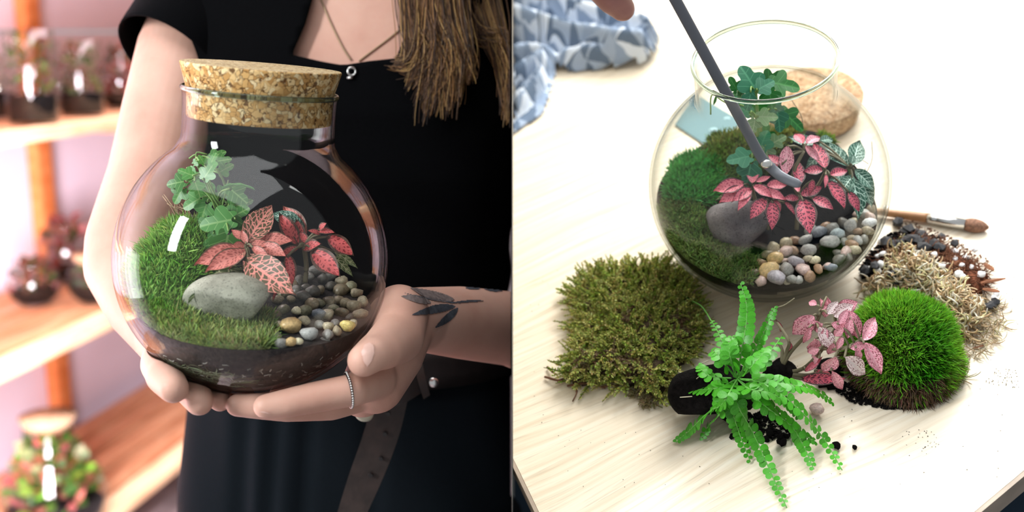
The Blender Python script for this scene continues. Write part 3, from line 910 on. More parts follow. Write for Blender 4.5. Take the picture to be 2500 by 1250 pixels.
# trousers with front pleats, belt, hanging belt end
def pleat(p, th, z):
    px = PX(p)[0]
    k = 0.0
    if p.y < YC:
        for c0, w0 in ((590, 26), (660, 20), (742, 20), (905, 30)):
            k -= 0.006 * math.exp(-((px - c0 + (p.z - 0.95) * -160) / w0) ** 2) * min(1, (1.045 - z) * 20)
    return p + Vector((math.cos(th), math.sin(th), 0)) * (k + 0.002 * math.sin(th * 9 + z * 20))
V, F = torso_shell(0.80, 1.045, 60, 240, 0.007, pleat)
V, F = bisected(V, F, (-0.0012, 0, 0), (1, 0, 0)); F = [f for f in F if len(f) < 9]
tro = build('trousers', V, F, M['trousers'], parent=person)
for s in (-1, 1):
    Vt, Ft = tube([(XC + s * 0.083, YC, z) for z in (0.86, 0.7, 0.5, 0.3, 0.1, 0.012)], [0.085, 0.085, 0.07, 0.06, 0.055, 0.055], 32, up=(0, 1, 0))
    build('trouser_leg', Vt, Ft, M['trousers'], parent=person)
    Vt, Ft = tube([(XC + s * 0.083, YC + 0.05, 0.04), (XC + s * 0.083, YC - 0.04, 0.045), (XC + s * 0.083, YC - 0.16, 0.028)], [0.035, 0.045, 0.027], 20, up=(0, 0, 1))
    build('shoe', Vt, Ft, M['leather_black'], parent=person)
bz = LP(1010, 920, 0.99).z
Vb, Fb = torso_shell(bz - 0.019, bz + 0.019, 3, 160, 0.0125)
Vb, Fb = bisected(Vb, Fb, (-0.0012, 0, 0), (1, 0, 0)); Fb = [f for f in Fb if len(f) < 9]
belt = build('belt', Vb, Fb, M['leather_black'], parent=person)
sm = belt.modifiers.new('thick', 'SOLIDIFY'); sm.thickness = 0.003; sm.offset = 1
def strip(name, left, right, mat, thick, parent, n=24):
    """leather strip between two world polylines"""
    A, B = spline(left, n), spline(right, n)
    nn = unit(np.cross(B - A, np.gradient(A, axis=0)))
    V, F = [], []
    for k in range(n):
        V += [A[k], B[k], B[k] + nn[k] * thick, A[k] + nn[k] * thick]
    for k in range(n - 1):
        a, b = 4 * k, 4 * k + 4
        for i in range(4): F.append((a + i, a + (i + 1) % 4, b + (i + 1) % 4, b + i))
    F += [(3, 2, 1, 0), (4 * n - 4, 4 * n - 3, 4 * n - 2, 4 * n - 1)]
    return build(name, V, F, mat, parent=parent, smooth=False)
d_ = 0.942
be = strip('belt_end', [LP(912, 985, 0.936), LP(880, 1080, d_), LP(850, 1165, d_), LP(818, 1270, d_)], [LP(998, 965, 0.936), LP(975, 1060, d_), LP(938, 1160, d_), LP(886, 1275, d_)], M['leather'], 0.003, person)
for q in ((948, 1010), (940, 1060), (930, 1120), (905, 1160)):
    bm = bmesh.new(); bmesh.ops.create_cone(bm, segments=12, radius1=0.0022, radius2=0.0018, depth=0.002, cap_ends=True, matrix=Matrix.Translation(LP(*q, d_ - 0.0035)) @ Matrix.Rotation(math.pi / 2, 4, 'X')); V, F = bmarr(bm); bm.free()
    build('belt_hole', V, F, M['black_metal'], parent=be, smooth=False)
strip('belt_loop', [LP(905, 950, 0.945), LP(960, 930, 0.936), LP(1010, 905, 0.94)], [LP(925, 1000, 0.945), LP(985, 985, 0.934), LP(1035, 955, 0.94)], M['leather_black'], 0.004, person)
strip('belt_keeper', [LP(1012, 885, 0.935), LP(1020, 930, 0.931), LP(1034, 975, 0.935)], [LP(1030, 880, 0.935), LP(1040, 925, 0.931), LP(1050, 965, 0.935)], M['leather'], 0.003, person)
bm = bmesh.new(); blob(bm, LP(1058, 934, 0.934), (0.0045, 0.0022, 0.0045)); V, F = bmarr(bm); bm.free()
build('rivet', V, F, M['silver'], parent=person)
pts = spline([LP(866, 975, 0.912), LP(868, 1000, 0.905), LP(882, 1020, 0.903), LP(902, 1018, 0.905), LP(908, 992, 0.912)], 20)
Vt, Ft = tube(pts, 0.0026, 10)
build('cream_cord', Vt, Ft, M['cream_plastic'], parent=person)

# ring, thumb nail, tattoo
def on_axis(c, ax, r, n, minor, name, mat, parent, k=10):
    ax = Vector(ax).normalized(); s = ax.orthogonal().normalized(); b = ax.cross(s)
    pts = [Vector(c) + (s * math.cos(6.28318 * i / n) + b * math.sin(6.28318 * i / n)) * r for i in range(n)]
    V, F = [], []
    for i, p in enumerate(pts):
        rd = (p - Vector(c)).normalized()
        for j in range(k):
            a = 6.28318 * j / k
            V.append(p + (rd * math.cos(a) + ax * math.sin(a)) * minor)
    for i in range(n):
        for j in range(k): F.append((i * k + j, ((i + 1) % n) * k + j, ((i + 1) % n) * k + (j + 1) % k, i * k + (j + 1) % k))
    return build(name, V, F, mat, parent=parent)
rc = LP(851, 952, 0.7515); rax = LP(768, 970, 0.743) - LP(862, 952, 0.752)
ring = on_axis(rc, rax, 0.0112, 48, 0.0011, 'ring', M['black_metal'], person)
axn = rax.normalized(); s_ = axn.orthogonal().normalized(); b_ = axn.cross(s_)
bm = bmesh.new()
for i in range(44):
    a = 6.28318 * i / 44
    bmesh.ops.create_icosphere(bm, subdivisions=1, radius=0.0009, matrix=Matrix.Translation(rc + (s_ * math.cos(a) + b_ * math.sin(a)) * 0.0123))
V, F = bmarr(bm); bm.free()
build('ring_beads', V, F, M['silver'], parent=ring)['kind'] = 'stuff'
def decal(name, poly, mat, parent, off=0.0005, n=None, thick=0.0):
    """thin print or nail laid on the skin: polygon of pixels, filled with a fine grid"""
    q = np.asarray(poly, dtype=float); lo, hi = q.min(0), q.max(0)
    st = n or max(2.0, (hi - lo).max() / 34)
    xs = np.arange(lo[0], hi[0] + st, st); ys = np.arange(lo[1], hi[1] + st, st)
    V, F, idx = [], [], {}
    def vid(i, j):
        if (i, j) not in idx:
            p = on_body(xs[i], ys[j], off); idx[(i, j)] = None if p is None else len(V)
            if p is not None: V.append(tuple(p))
        return idx[(i, j)]
    for i in range(len(xs) - 1):
        for j in range(len(ys) - 1):
            if inpoly(np.array([[xs[i] + st / 2, ys[j] + st / 2]]), q)[0]:
                f = [vid(i, j), vid(i, j + 1), vid(i + 1, j + 1), vid(i + 1, j)]
                if None not in f: F.append(f)
    if not F: return None
    return build(name, V, F, mat, parent=parent)
def leafpoly(x0, y0, x1, y1, w_, bend=0.0, n=14):
    d = np.array([x1 - x0, y1 - y0], dtype=float); L = np.linalg.norm(d); d /= L; nn = np.array([-d[1], d[0]])
    u = np.linspace(0, 1, n); h = w_ * np.sin(np.pi * u ** 0.8) ** 0.9
    c = np.array([x0, y0]) + np.outer(u * L, d) + np.outer(bend * np.sin(np.pi * u), nn)
    return np.vstack([c + h[:, None] * nn, (c - h[:, None] * nn)[::-1]])
tat = empty('tattoo_print', LP(1100, 750, 0.86), None, None); tat.name = 'tattoo'
bpy.data.objects.remove(tat)
TAT = [('tattoo', leafpoly(1182, 735, 1090, 742, 2.6, 2), 'ink'), ('tattoo', leafpoly(1125, 741, 985, 716, 2.2, -3), 'ink'),
       ('tattoo', leafpoly(1110, 733, 1000, 703, 11, -4), 'ink_pale'), ('tattoo', leafpoly(1112, 748, 1004, 770, 10, 3), 'ink'),
       ('tattoo', leafpoly(1118, 752, 1060, 801, 9, -2), 'ink'), ('tattoo', leafpoly(1052, 740, 978, 724, 9, 2), 'ink_pale'),
       ('tattoo', leafpoly(1135, 704, 1190, 702, 4, 0), 'ink'), ('tattoo', leafpoly(1180, 705, 1244, 707, 6, 1), 'ink')]
for nm, pl, mt in TAT: decal(nm, pl, M[mt], person, n=1.6)
nail = [(882, 861), (890, 843), (902, 838), (911, 844), (913, 862), (906, 882), (896, 895), (888, 884)]
nl = decal('thumb_nail', nail, M['nail'], person, off=0.0007, n=1.5)
if nl: nl['label'] = 'pale pink thumb nail'
for q in ([(630, 1004), (645, 1008), (662, 1009), (645, 1003)],):
    decal('finger_nail', q, M['nail'], person, off=0.0006, n=1.2)

# necklace lying on the chest, pendant over the neckline
def chest_pts(pl, off):
    out = []
    for a, b in pl:
        p = on_body(a, b, off)
        if p is not None: out.append(p)
    return out
for pl in ([(768, -60), (778, -20), (793, 22), (812, 66), (838, 118), (858, 148)], [(1000, 40), (980, 68), (945, 98), (905, 128), (876, 150)]):
    q = chest_pts(pl, 0.0012)
    if len(q) > 2:
        V, F = tube(spline(q, 40), 0.0007, 6)
        build('necklace_chain', V, F, M['gold'], parent=person)
pc = LP(868, 172, (torso_pt(-math.pi / 2, 1.31, 0.008) - CAM).dot(FWD))
pp = torso_pt(-1.52, LP(868, 172, 0.98).z, 0.008); pp.x = LP(868, 172, 0.98).x
pend = on_axis(pp, (0.3, -1, 0.2), 0.0034, 24, 0.0010, 'necklace_pendant', M['silver'], person)
V, F = box(pp.x - 0.0042, pp.x + 0.001, pp.y - 0.002, pp.y + 0.0, pp.z - 0.0065, pp.z - 0.0045, 0.0003)
build('pendant_bar', V, F, M['silver'], parent=pend)

# hair: wavy strands in locks falling from the head over her left shoulder
HC = [(0.30, 0.145, 0.045), (0.15, 0.068, 0.026), (0.05, 0.022, 0.010), (0.52, 0.31, 0.11), (0.09, 0.042, 0.018), (0.04, 0.02, 0.01)]
sets = []
def lock(path, spread, n, wv, endspread, cols, rad=0.00045):
    C = spline(path, 26)
    off = rng.normal(size=(n, 3)) * spread
    off[:, 1] *= 0.5
    u = np.linspace(0, 1, 26)[None, :, None]
    clump = np.array([endspread])[None, None]
    P = C[None] + off[:, None, :] * ((1 - u) + u * clump)
    ph = rng.uniform(0, 1.0, (n, 1)); am = rng.uniform(0.4, 1.2, (n, 1)) * wv
    uu = np.linspace(0, 1, 26)[None]
    P[:, :, 0] += am * np.sin(uu * 9 + ph * 2.2) * uu
    P[:, :, 2] += am * 0.5 * np.sin(uu * 7 + ph * 5) * uu
    P[:, :, 0] = np.minimum(P[:, :, 0], -0.002)
    ln = rng.uniform(0.80, 1.0, n)
    for i in range(n):                                    # uneven lengths
        q = np.linspace(0, ln[i], 26) * 25
        k = np.clip(q.astype(int), 0, 24); s = (q - k)[:, None]
        P[i] = P[i][k] * (1 - s) + P[i][k + 1] * s
    tint = np.array([cols[rnd.randrange(len(cols))] for _ in range(n)])
    sets.append(ribbon(P, rng.uniform(0.7, 1.3, (n, 1)) * rad, tint, 0.25))
TOPH = HD + Vector((0.03, 0.0, 0.10))
def hl(*pp): return [tuple(LP(a, b, d)) for a, b, d in pp]
for dx, tip, wv in ((0, (1095, 270), 0.006), (18, (1050, 300), 0.008), (40, (1105, 290), 0.008), (-12, (1010, 215), 0.007), (10, (995, 170), 0.006), (60, (1120, 245), 0.006), (75, (1150, 205), 0.006), (-20, (965, 150), 0.006), (45, (1040, 250), 0.010)):
    lock([tuple(TOPH + Vector((dx * 0.0004, 0, 0)))] + hl((1085 + dx * .5, -300, 1.03), (1040 + dx, -80, 0.975), (1030 + dx * 1.1, 60, 0.955), ((1040 + dx + tip[0]) / 2, 150, 0.952), (tip[0], tip[1], 0.955)), 0.011, 170, wv, 0.22, HC, 0.00034)
for dx, tip in ((0, (1240, 300)), (-30, (1232, 240)), (-55, (1222, 170))):
    lock([tuple(TOPH + Vector((0.02, 0.02, 0)))] + hl((1170 + dx * .5, -300, 1.05), (1190 + dx, -60, 1.0), (1215 + dx * .8, 80, 0.975), (tip[0] - 6, tip[1] - 70, 0.97), (tip[0], tip[1], 0.97)), 0.008, 90, 0.003, 0.3, HC, 0.00034)
for s in range(10):                                       # the far side and crown, above the frame
    a = -0.2 + s * 0.36
    lock([tuple(HD + Vector((0, 0.01, 0.112))), tuple(HD + Vector((-0.085 * math.cos(a), 0.09 * math.sin(a) + 0.01, 0.06))), tuple(HD + Vector((-0.09 * math.cos(a), 0.10 * math.sin(a) + 0.02, -0.08))), tuple(HD + Vector((-0.06 * math.cos(a), 0.11 * max(0.4, math.sin(a)) + 0.02, -0.22)))], 0.014, 60, 0.003, 0.8, HC, 0.0008)
V = np.concatenate([s[0] for s in sets]); C = np.concatenate([s[2] for s in sets])
k = 0; Fl = []
for s in sets: Fl.append(s[1] + k); k += len(s[0])
hair = build('hair', V, np.concatenate(Fl), M['hair'], parent=person, tint=C)
hair['kind'] = 'stuff'; hair['label'] = 'long wavy brown hair with blond ends'

# ================================================================== GLASS JARS
def sph_r(z): return R * math.sqrt(max(0.0, 1 - (z / R) ** 2))
def jar_profile():
    pr = [(0.0004, -0.905 * R), (0.30 * R, -0.915 * R), (0.36 * R, -0.93 * R)]
    a0, a1 = math.asin(-0.915), math.asin(0.80)
    for k in range(34):
        a = a0 + (a1 - a0) * k / 33
        pr.append((R * math.cos(a), R * math.sin(a)))
    pr += [(0.568 * R, 0.855 * R), (0.553 * R, 0.885 * R), (0.548 * R, 0.92 * R), (0.546 * R, 1.0 * R), (0.546 * R, 1.12 * R), (0.548 * R, 1.2 * R), (0.556 * R, 1.235 * R)]
    return pr
def make_jar(frame, label):
    base = frame @ Matrix.Translation((0, 0, -0.93 * R))
    root = empty('glass_jar', base, label, 'jar')
    outer = jar_profile()
    V, F = lathe(outer, 128)
    th = 0.0022
    inner = [(max(0.0004, r - th), z + (th * 2 if r < 0.3 * R else th * 0.6 if z < -0.5 * R else 0.0)) for r, z in outer]
    Vi, Fi = lathe(inner, 128)
    V, F = join((V, F), (Vi, [tuple(reversed(f)) for f in Fi]))
    build('glass_wall', V, F, M['glass'], frame=frame, parent=root)
    n, k = 128, 12
    V, F = [], []
    for i in range(n):
        a = 6.28318 * i / n
        for j in range(k):
            b = 6.28318 * j / k
            rr = 0.5505 * R + 0.0015 * math.cos(b)
            V.append((rr * math.cos(a), rr * math.sin(a), 1.243 * R + 0.0018 * math.sin(b)))
    for i in range(n):
        for j in range(k): F.append((i * k + j, ((i + 1) % n) * k + j, ((i + 1) % n) * k + (j + 1) % k, i * k + (j + 1) % k))
    build('rim', V, F, M['rim'], frame=frame, parent=root)
    return root
t = NT('rim_glass')
gl = t.n('BsdfGlass', Roughness=0.0, IOR=1.45); gl.inputs[0].default_value = (0.70, 0.77, 0.73, 1)
t.t.links.new(gl.outputs[0], t.out.inputs[0]); M['rim'] = t.m
jarL = make_jar(JL, 'round glass jar with a wide neck, held in two hands and closed with cork')
jarR = make_jar(JR, 'open round glass jar standing on the pale wooden table')

RI = R - 0.0034
def soil_body(h, name, mats, frame, label, bands=None, n=72, m=26):
    """closed body filling the jar's belly up to the height field h(x, y)"""
    top, bot, re = [], [], []
    for i in range(n):
        a = 2 * math.pi * i / n
        r = 0.8 * R
        for _ in range(30):
            z = h(r * math.cos(a), r * math.sin(a)); r = 0.5 * r + 0.5 * math.sqrt(max(1e-9, RI * RI - z * z))
        re.append(r)
    V, F = [], []
    for side in (0, 1):
        for j in range(m + 1):
            q = j / m
            for i in range(n):
                a = 2 * math.pi * i / n; r = re[i] * q; x, y = r * math.cos(a), r * math.sin(a)
                if side == 0: z = h(x, y)
                else: z = max(-math.sqrt(max(0, RI * RI - r * r)), -0.84 * R) if j < m else h(x, y)
                V.append((x, y, z))
    for side in (0, 1):
        o_ = side * (m + 1) * n
        for j in range(m):
            for i in range(n):
                f = (o_ + j * n + i, o_ + j * n + (i + 1) % n, o_ + (j + 1) * n + (i + 1) % n, o_ + (j + 1) * n + i)
                F.append(f if side else tuple(reversed(f)))
    zs = [sum(V[k][2] for k in f) / 4 for f in F]
    mi = [0] * len(F)
    if bands:
        for q, f in enumerate(F):
            x = sum(V[k][0] for k in f) / 4
            mi[q] = bands(x, sum(V[k][1] for k in f) / 4, zs[q], q >= m * n)
    o = build(name, V, F, mats, frame=frame, at=frame @ Matrix.Translation((0, 0, -0.86 * R)), mi=mi)
    return tag(o, label, 'soil', None, 'stuff')
def on_field(h, frame, px, py, lift=0.0):
    """first crossing of the pixel's ray with the field (jar coordinates)"""
    fi = frame.inverted(); o = fi @ CAM; d = (fi.to_3x3() @ ray(px, py)).normalized()
    s0 = (-o).dot(d) - R
    for k in range(260):
        p = o + d * (s0 + k * 2 * R / 260)
        if p.length < RI - 0.001 and p.z < h(p.x, p.y) + lift: return p
    return None
def field_normal(h, x, y):
    e = 0.002
    return Vector((-(h(x + e, y) - h(x - e, y)) / (2 * e), -(h(x, y + e) - h(x, y - e)) / (2 * e), 1)).normalized()
def moss_in(h, frame, poly, n, L, W, c0, c1, name, label, spread=0.55, lean=0.0, droop=0.05, mask=None, kblades=7, group=None):
    """tufts of moss over the part of the field seen inside a pixel polygon"""
    P, Nn = [], []
    for a in sample_poly(poly, n):
        p = on_field(h, frame, a[0], a[1])
        if p is None: continue
        P.append(p); Nn.append(field_normal(h, p.x, p.y))
    if len(P) < 5:
        print('NO MOSS', name); return
    P = np.array([list(p) for p in P]); Nn = np.array([list(q) for q in Nn])
    P = np.repeat(P, kblades, 0); Nn = np.repeat(Nn, kblades, 0)
    tone = (0.5 + 0.5 * snoise(P, 90, 3))[:, None]
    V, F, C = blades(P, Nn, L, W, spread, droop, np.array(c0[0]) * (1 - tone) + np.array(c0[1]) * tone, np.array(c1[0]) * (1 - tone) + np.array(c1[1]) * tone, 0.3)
    r = np.linalg.norm(V, axis=1, keepdims=True)
    V = V * np.minimum(1, (RI - 0.0006) / r)
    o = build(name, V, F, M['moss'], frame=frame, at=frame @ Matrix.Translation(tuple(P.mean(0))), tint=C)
    return tag(o, label, 'moss', group, 'stuff')
def clampj(p, m_=0.004):
    r = p.length
    return p * min(1.0, (RI - m_) / r)

# ------------------------------------------------------------------ held jar: soil, moss, rock, pebbles
def g2(x, y, cx, cy, sx, sy): return math.exp(-((x - cx) / sx) ** 2 - ((y - cy) / sy) ** 2)
def hL(x, y):
    X, Y = x / R, y / R
    z = -0.445 + 0.10 * (Y + 0.9) - 0.02 * X
    z += 0.50 * g2(X, Y, -0.58, 0.42, 0.42, 0.50) + 0.10 * g2(X, Y, -0.75, -0.25, 0.3, 0.4) + 0.10 * g2(X, Y, 0.05, 0.5, 0.4, 0.4) + 0.05 * g2(X, Y, -0.3, -0.2, .3, .3)
    return z * R
soil_body(hL, 'potting_soil', M['soil'], JL, 'dark potting soil filling the bottom of the held jar')
moss_in(hL, JL, [(296, 700), (330, 640), (380, 590), (420, 545), (480, 550), (520, 600), (560, 660), (470, 690), (445, 740), (440, 800), (380, 790), (330, 760)], 1700, 0.0105, 0.0013,
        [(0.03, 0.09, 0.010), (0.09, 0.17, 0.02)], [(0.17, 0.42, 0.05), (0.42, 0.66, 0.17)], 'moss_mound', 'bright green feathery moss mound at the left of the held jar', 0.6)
moss_in(hL, JL, [(330, 770), (440, 730), (480, 770), (560, 790), (660, 770), (668, 840), (640, 862), (560, 866), (480, 862), (420, 838), (370, 800)], 1600, 0.0095, 0.0013,
        [(0.045, 0.075, 0.010), (0.10, 0.12, 0.025)], [(0.22, 0.35, 0.07), (0.46, 0.56, 0.21)], 'moss_carpet', 'paler green moss carpet in front of the rock in the held jar', 0.7)
moss_in(hL, JL, [(300, 700), (340, 640), (420, 560), (480, 560), (520, 620), (540, 670), (445, 700), (430, 760), (340, 750)], 230, 0.0135, 0.0016, [(0.05, 0.13, 0.012)] * 2, [(0.26, 0.56, 0.08), (0.55, 0.78, 0.26)], 'moss_stars', 'taller light green star shoots on the left moss mound of the held jar', 0.7, kblades=9)
moss_in(hL, JL, [(370, 800), (440, 745), (520, 790), (655, 790), (655, 855), (560, 862), (440, 845)], 190, 0.0115, 0.0015, [(0.08, 0.12, 0.015)] * 2, [(0.34, 0.46, 0.10), (0.62, 0.68, 0.30)], 'moss_stars', 'pale olive star shoots on the front moss carpet of the held jar', 0.75, kblades=8)
# fine roots and white grit pressed against the glass at the bottom
def against_glass(frame, n, z0, z1, a0, a1, L, wid, cols, name, label):
    P = np.empty((n, 9, 3))
    rr = R - 0.0033
    for i in range(n):
        az, el = rnd.uniform(a0, a1), math.asin(rnd.uniform(z0, z1)); h_ = rnd.uniform(0, 6.28)
        for k in range(9):
            P[i, k] = (rr * math.cos(el) * math.cos(az), rr * math.cos(el) * math.sin(az), rr * math.sin(el))
            h_ += rnd.gauss(0, 0.45); st = rnd.uniform(0.5, 1.2) * L / 8 / R
            az += st * math.cos(h_) / max(0.3, math.cos(el)); el += st * math.sin(h_) * 0.7
    V, F, C = ribbon(P, wid, np.array([cols[rnd.randrange(len(cols))] for _ in range(n)]), 0.3)
    o = build(name, V, F, M['straw'], frame=frame, tint=C)
    return tag(o, label, 'roots', None, 'stuff')
against_glass(JL, 150, -0.83, -0.70, math.radians(215), math.radians(275), 0.022, 0.00035, [(0.30, 0.36, 0.20), (0.42, 0.45, 0.30), (0.22, 0.20, 0.13)], 'pale_roots', 'pale greenish roots pressed to the bottom glass of the held jar')
against_glass(JL, 90, -0.86, -0.60, math.radians(200), math.radians(340), 0.006, 0.00045, [(0.42, 0.40, 0.36), (0.55, 0.52, 0.46), (0.26, 0.22, 0.18)], 'white_grit', 'white grit specks in the dark soil at the bottom of the held jar')
V_, F_ = stone(5, 4, 0.06, 1.6)
c_ = on_field(hL, JL, 556, 742)
c_ = (JL.inverted() @ LP(562, 729, 0.750))
rk = build('river_rock', V_ * np.array((0.0325, 0.024, 0.0185)), F_, M['rock_pale'], frame=JL @ Matrix.Translation(c_) @ Matrix.Rotation(-0.12, 4, 'Y'))
tag(rk, 'pale speckled oval rock in front of the pink-veined plant in the held jar', 'rock')
def where_from(q, anchors):
    """'upper left of the yellow pebble': the nearest named thing and the side of it"""
    b = min(anchors, key=lambda s: (s[0] - q[0]) ** 2 + (s[1] - q[1]) ** 2)
    dx, dy = q[0] - b[0], q[1] - b[1]
    if abs(dx) > 2.2 * abs(dy): w_ = 'right of' if dx > 0 else 'left of'
    elif abs(dy) > 2.2 * abs(dx): w_ = 'below' if dy > 0 else 'above'
    else: w_ = ('below ' if dy > 0 else 'above ') + ('and right of' if dx > 0 else 'and left of')
    return w_ + ' ' + b[2], math.hypot(dx, dy)
USED = set()
def unique(forms):
    for f in forms:
        if f not in USED:
            USED.add(f); return f
    return forms[-1]
TINTS = []
def pebbles_in(h, frame, poly, gap, rr, tints, group, jar_, specials, cat_='pebble', lift=0.45):
    k = 0
    def drop(px, py, r, asp, hi, mt, tl_, spin):
        p = on_field(h, frame, px, py, 0.002)
        if p is None: return None
        d = (frame @ p - CAM).dot(FWD); s = r * d / F_PX
        p = clampj(p + Vector((0, 0, s * hi)), s * 0.9 + 0.001)
        m_ = frame @ Matrix.Translation(p) @ Matrix.Rotation(rnd.uniform(-spin, spin), 4, 'Z') @ Matrix.Rotation(rnd.uniform(-tl_, tl_), 4, 'X') @ Matrix.Diagonal((s, s * asp, s * asp * rnd.uniform(0.85, 1), 1))
        return inst('pebble', pebble_mesh(k % 9, 'pebble_' + mt), m_)
    for (px, py, r, asp, mt, lb, short) in specials:
        o = drop(px, py, r, asp, lift, mt, 0.3, 0.4)
        if o: tag(o, lb, cat_, group); k += 1
    anchors = [(s[0], s[1], s[6]) for s in specials]
    for a in scatter(poly, gap):
        r = rnd.uniform(*rr)
        if any((a[0] - q[0]) ** 2 + (a[1] - q[1]) ** 2 < (q[2] * 0.68 + r * 0.3) ** 2 for q in specials): continue
        mt, nm = tints[rnd.randrange(len(tints))]
        o = drop(a[0], a[1], r, rnd.uniform(0.65, 0.95), rnd.uniform(-0.15, 0.5), mt, 0.6, 3.1)
        if o is None: continue
        w_, dist = where_from(a, anchors)
        sz = 'small' if r < rr[0] + (rr[1] - rr[0]) * 0.4 else 'mid-sized' if r < rr[0] + (rr[1] - rr[0]) * 0.75 else 'big'
        far = ' close' if dist < 38 else ' farther'
        tag(o, unique(['%s %s pebble %s' % (sz, nm, w_), '%s %s pebble%s %s' % (sz, nm, far, w_), 'another %s %s pebble%s %s' % (sz, nm, far, w_), 'one more %s %s pebble%s %s' % (sz, nm, far, w_)]), cat_, group); k += 1
for nm, col in dict(brown=(0.20, 0.16, 0.10), olive=(0.22, 0.21, 0.13), fawn=(0.36, 0.30, 0.20), dusk=(0.13, 0.12, 0.10), sand=(0.46, 0.40, 0.27), stone=(0.30, 0.295, 0.27), rust=(0.33, 0.20, 0.12)).items():
    M['pebble_' + nm] = plain(nm + '_pebble', col, 0.38, 0.5, var=0.3, scale=3.5, bump=0.1)
pebbles_in(hL, JL, [(672, 745), (700, 695), (745, 668), (835, 655), (892, 690), (916, 738), (905, 795), (862, 842), (800, 862), (722, 864), (674, 852)], 20, (15, 24), [('brown', 'brown'), ('olive', 'olive'), ('fawn', 'fawn'), ('dusk', 'dark'), ('sand', 'sandy'), ('stone', 'grey')], 'river pebbles in the held jar',
           'held jar',
           [(846, 803, 21, 0.85, 'yellow', 'smooth yellow pebble low at the right of the held jar', 'the yellow pebble'), (731, 845, 13, 0.95, 'cream', 'small cream-white pebble at the lower edge of the held jar', 'the cream-white pebble'),
            (711, 806, 28, 0.9, 'tan', 'large rough tan pebble beside the moss in the held jar', 'the rough tan pebble'), (724, 765, 14, 0.8, 'cream', 'small pale pebble above the rough tan one in the held jar', 'the small pale pebble'),
            (752, 824, 24, 0.7, 'grey', 'oval grey-green pebble right of the rough tan one in the held jar', 'the oval grey-green pebble'), (778, 775, 19, 0.85, 'slate', 'bluish dark pebble in the middle of the held jar gravel', 'the bluish dark pebble'),
            (712, 848, 16, 0.8, 'tan', 'amber pebble under the rough tan one in the held jar', 'the amber pebble')])

# ------------------------------------------------------------------ plants of the held jar
JARF[0] = JL
LEXT = [1.08]
FL = {}
def fl(kind, k):
    """leaf meshes, three bends of each kind"""
    if (kind, k) not in FL:
        FL[(kind, k)] = leaf_mesh('leaf', M[kind], width=(0.58, 0.62, 0.50)[k], droop=(0.10, 0.30, 0.45)[k], fold=(0.10, 0.14, 0.18)[k], shape=0.9, wave=0.012)
    return FL[(kind, k)]
TOCAM = -FWD
def plant(name, label, cat_, base, group=None): return empty(name, Vector(base), label, cat_, group)
def stem(parent, pts, r, mat='stem_green', name='stem', n=14):
    V, F = tube(spline(pts, n), r, 7)
    return build(name, V, F, M[mat], parent=parent)
def leaves(parent, rows, depth, hint=None, hub=None, smat='stem_red', sr=0.0009):
    """rows: kind, bend, base px, tip px, depth of base and tip relative to depth, width"""
    for row in rows:
        kind, k, bx, by, tx_, ty_, db, dt, wd = row
        b, t_ = LP(bx, by, depth + db), LP(tx_, ty_, depth + dt)
        t_ = b + (t_ - b) * LEXT[0]
        hn = hint if hint is not None else (TOCAM * 1.0 + UP * 0.55 + RGT * rnd.uniform(-0.35, 0.35))
        leaf_at(fl(kind, k), b, t_, hn, wd, parent)
        if hub is not None:
            stem(parent, [hub, (Vector(hub) + b) / 2 + UP * 0.002, b], sr, smat, 'petiole', 6)
bA = LP(610, 680, 0.775)
fA = plant('netted_plant', 'plant with large pink-netted leaves behind the pale rock in the held jar', 'plant', bA)
hA = LP(600, 600, 0.765)
stem(fA, [bA, LP(606, 640, 0.772), hA], 0.0018, 'stem_red')
leaves(fA, [('fit_net', 0, 602, 592, 660, 503, 0.0, 0.012, 0.98), ('fit_salmon', 0, 598, 585, 566, 561, 0.0, 0.0, 0.9), ('fit_salmon', 1, 590, 612, 481, 630, 0, -0.02, 0.75),
            ('fit_salmon', 1, 598, 618, 508, 646, -.005, -0.026, 0.72), ('fit_salmon', 2, 606, 600, 655, 588, 0, -0.005, 0.85), ('fit_salmon', 1, 635, 590, 706, 579, 0.005, 0.0, 0.85),
            ('fit_salmon', 0, 600, 600, 572, 596, 0, -0.01, 0.9), ('fit_net', 1, 606, 640, 699, 699, -0.01, -0.035, 0.85), ('fit_net', 2, 612, 628, 690, 664, -0.005, -0.02, 0.72),
            ('fit_salmon', 1, 640, 600, 690, 616, 0.0, -0.01, 0.8), ('fit_salmon', 2, 585, 608, 548, 600, 0.01, 0.01, 0.8), ('fit_salmon', 0, 602, 596, 590, 562, -0.002, 0.0, 0.8), ('fit_salmon', 2, 618, 606, 650, 622, -0.006, -0.016, 0.8), ('fit_net', 2, 598, 612, 560, 640, -0.004, -0.018, 0.8), ('fit_salmon', 1, 615, 590, 668, 566, 0.008, 0.014, 0.75)], 0.765, hub=hA)
LEXT[0] = 1.25
bB = LP(745, 690, 0.79)
fB = plant('red_veined_plant', 'smaller deep red veined plant at the right behind the pebbles in the held jar', 'plant', bB)
hB = LP(742, 600, 0.785)
stem(fB, [bB, LP(748, 650, 0.79), hB], 0.0018, 'stem_red')
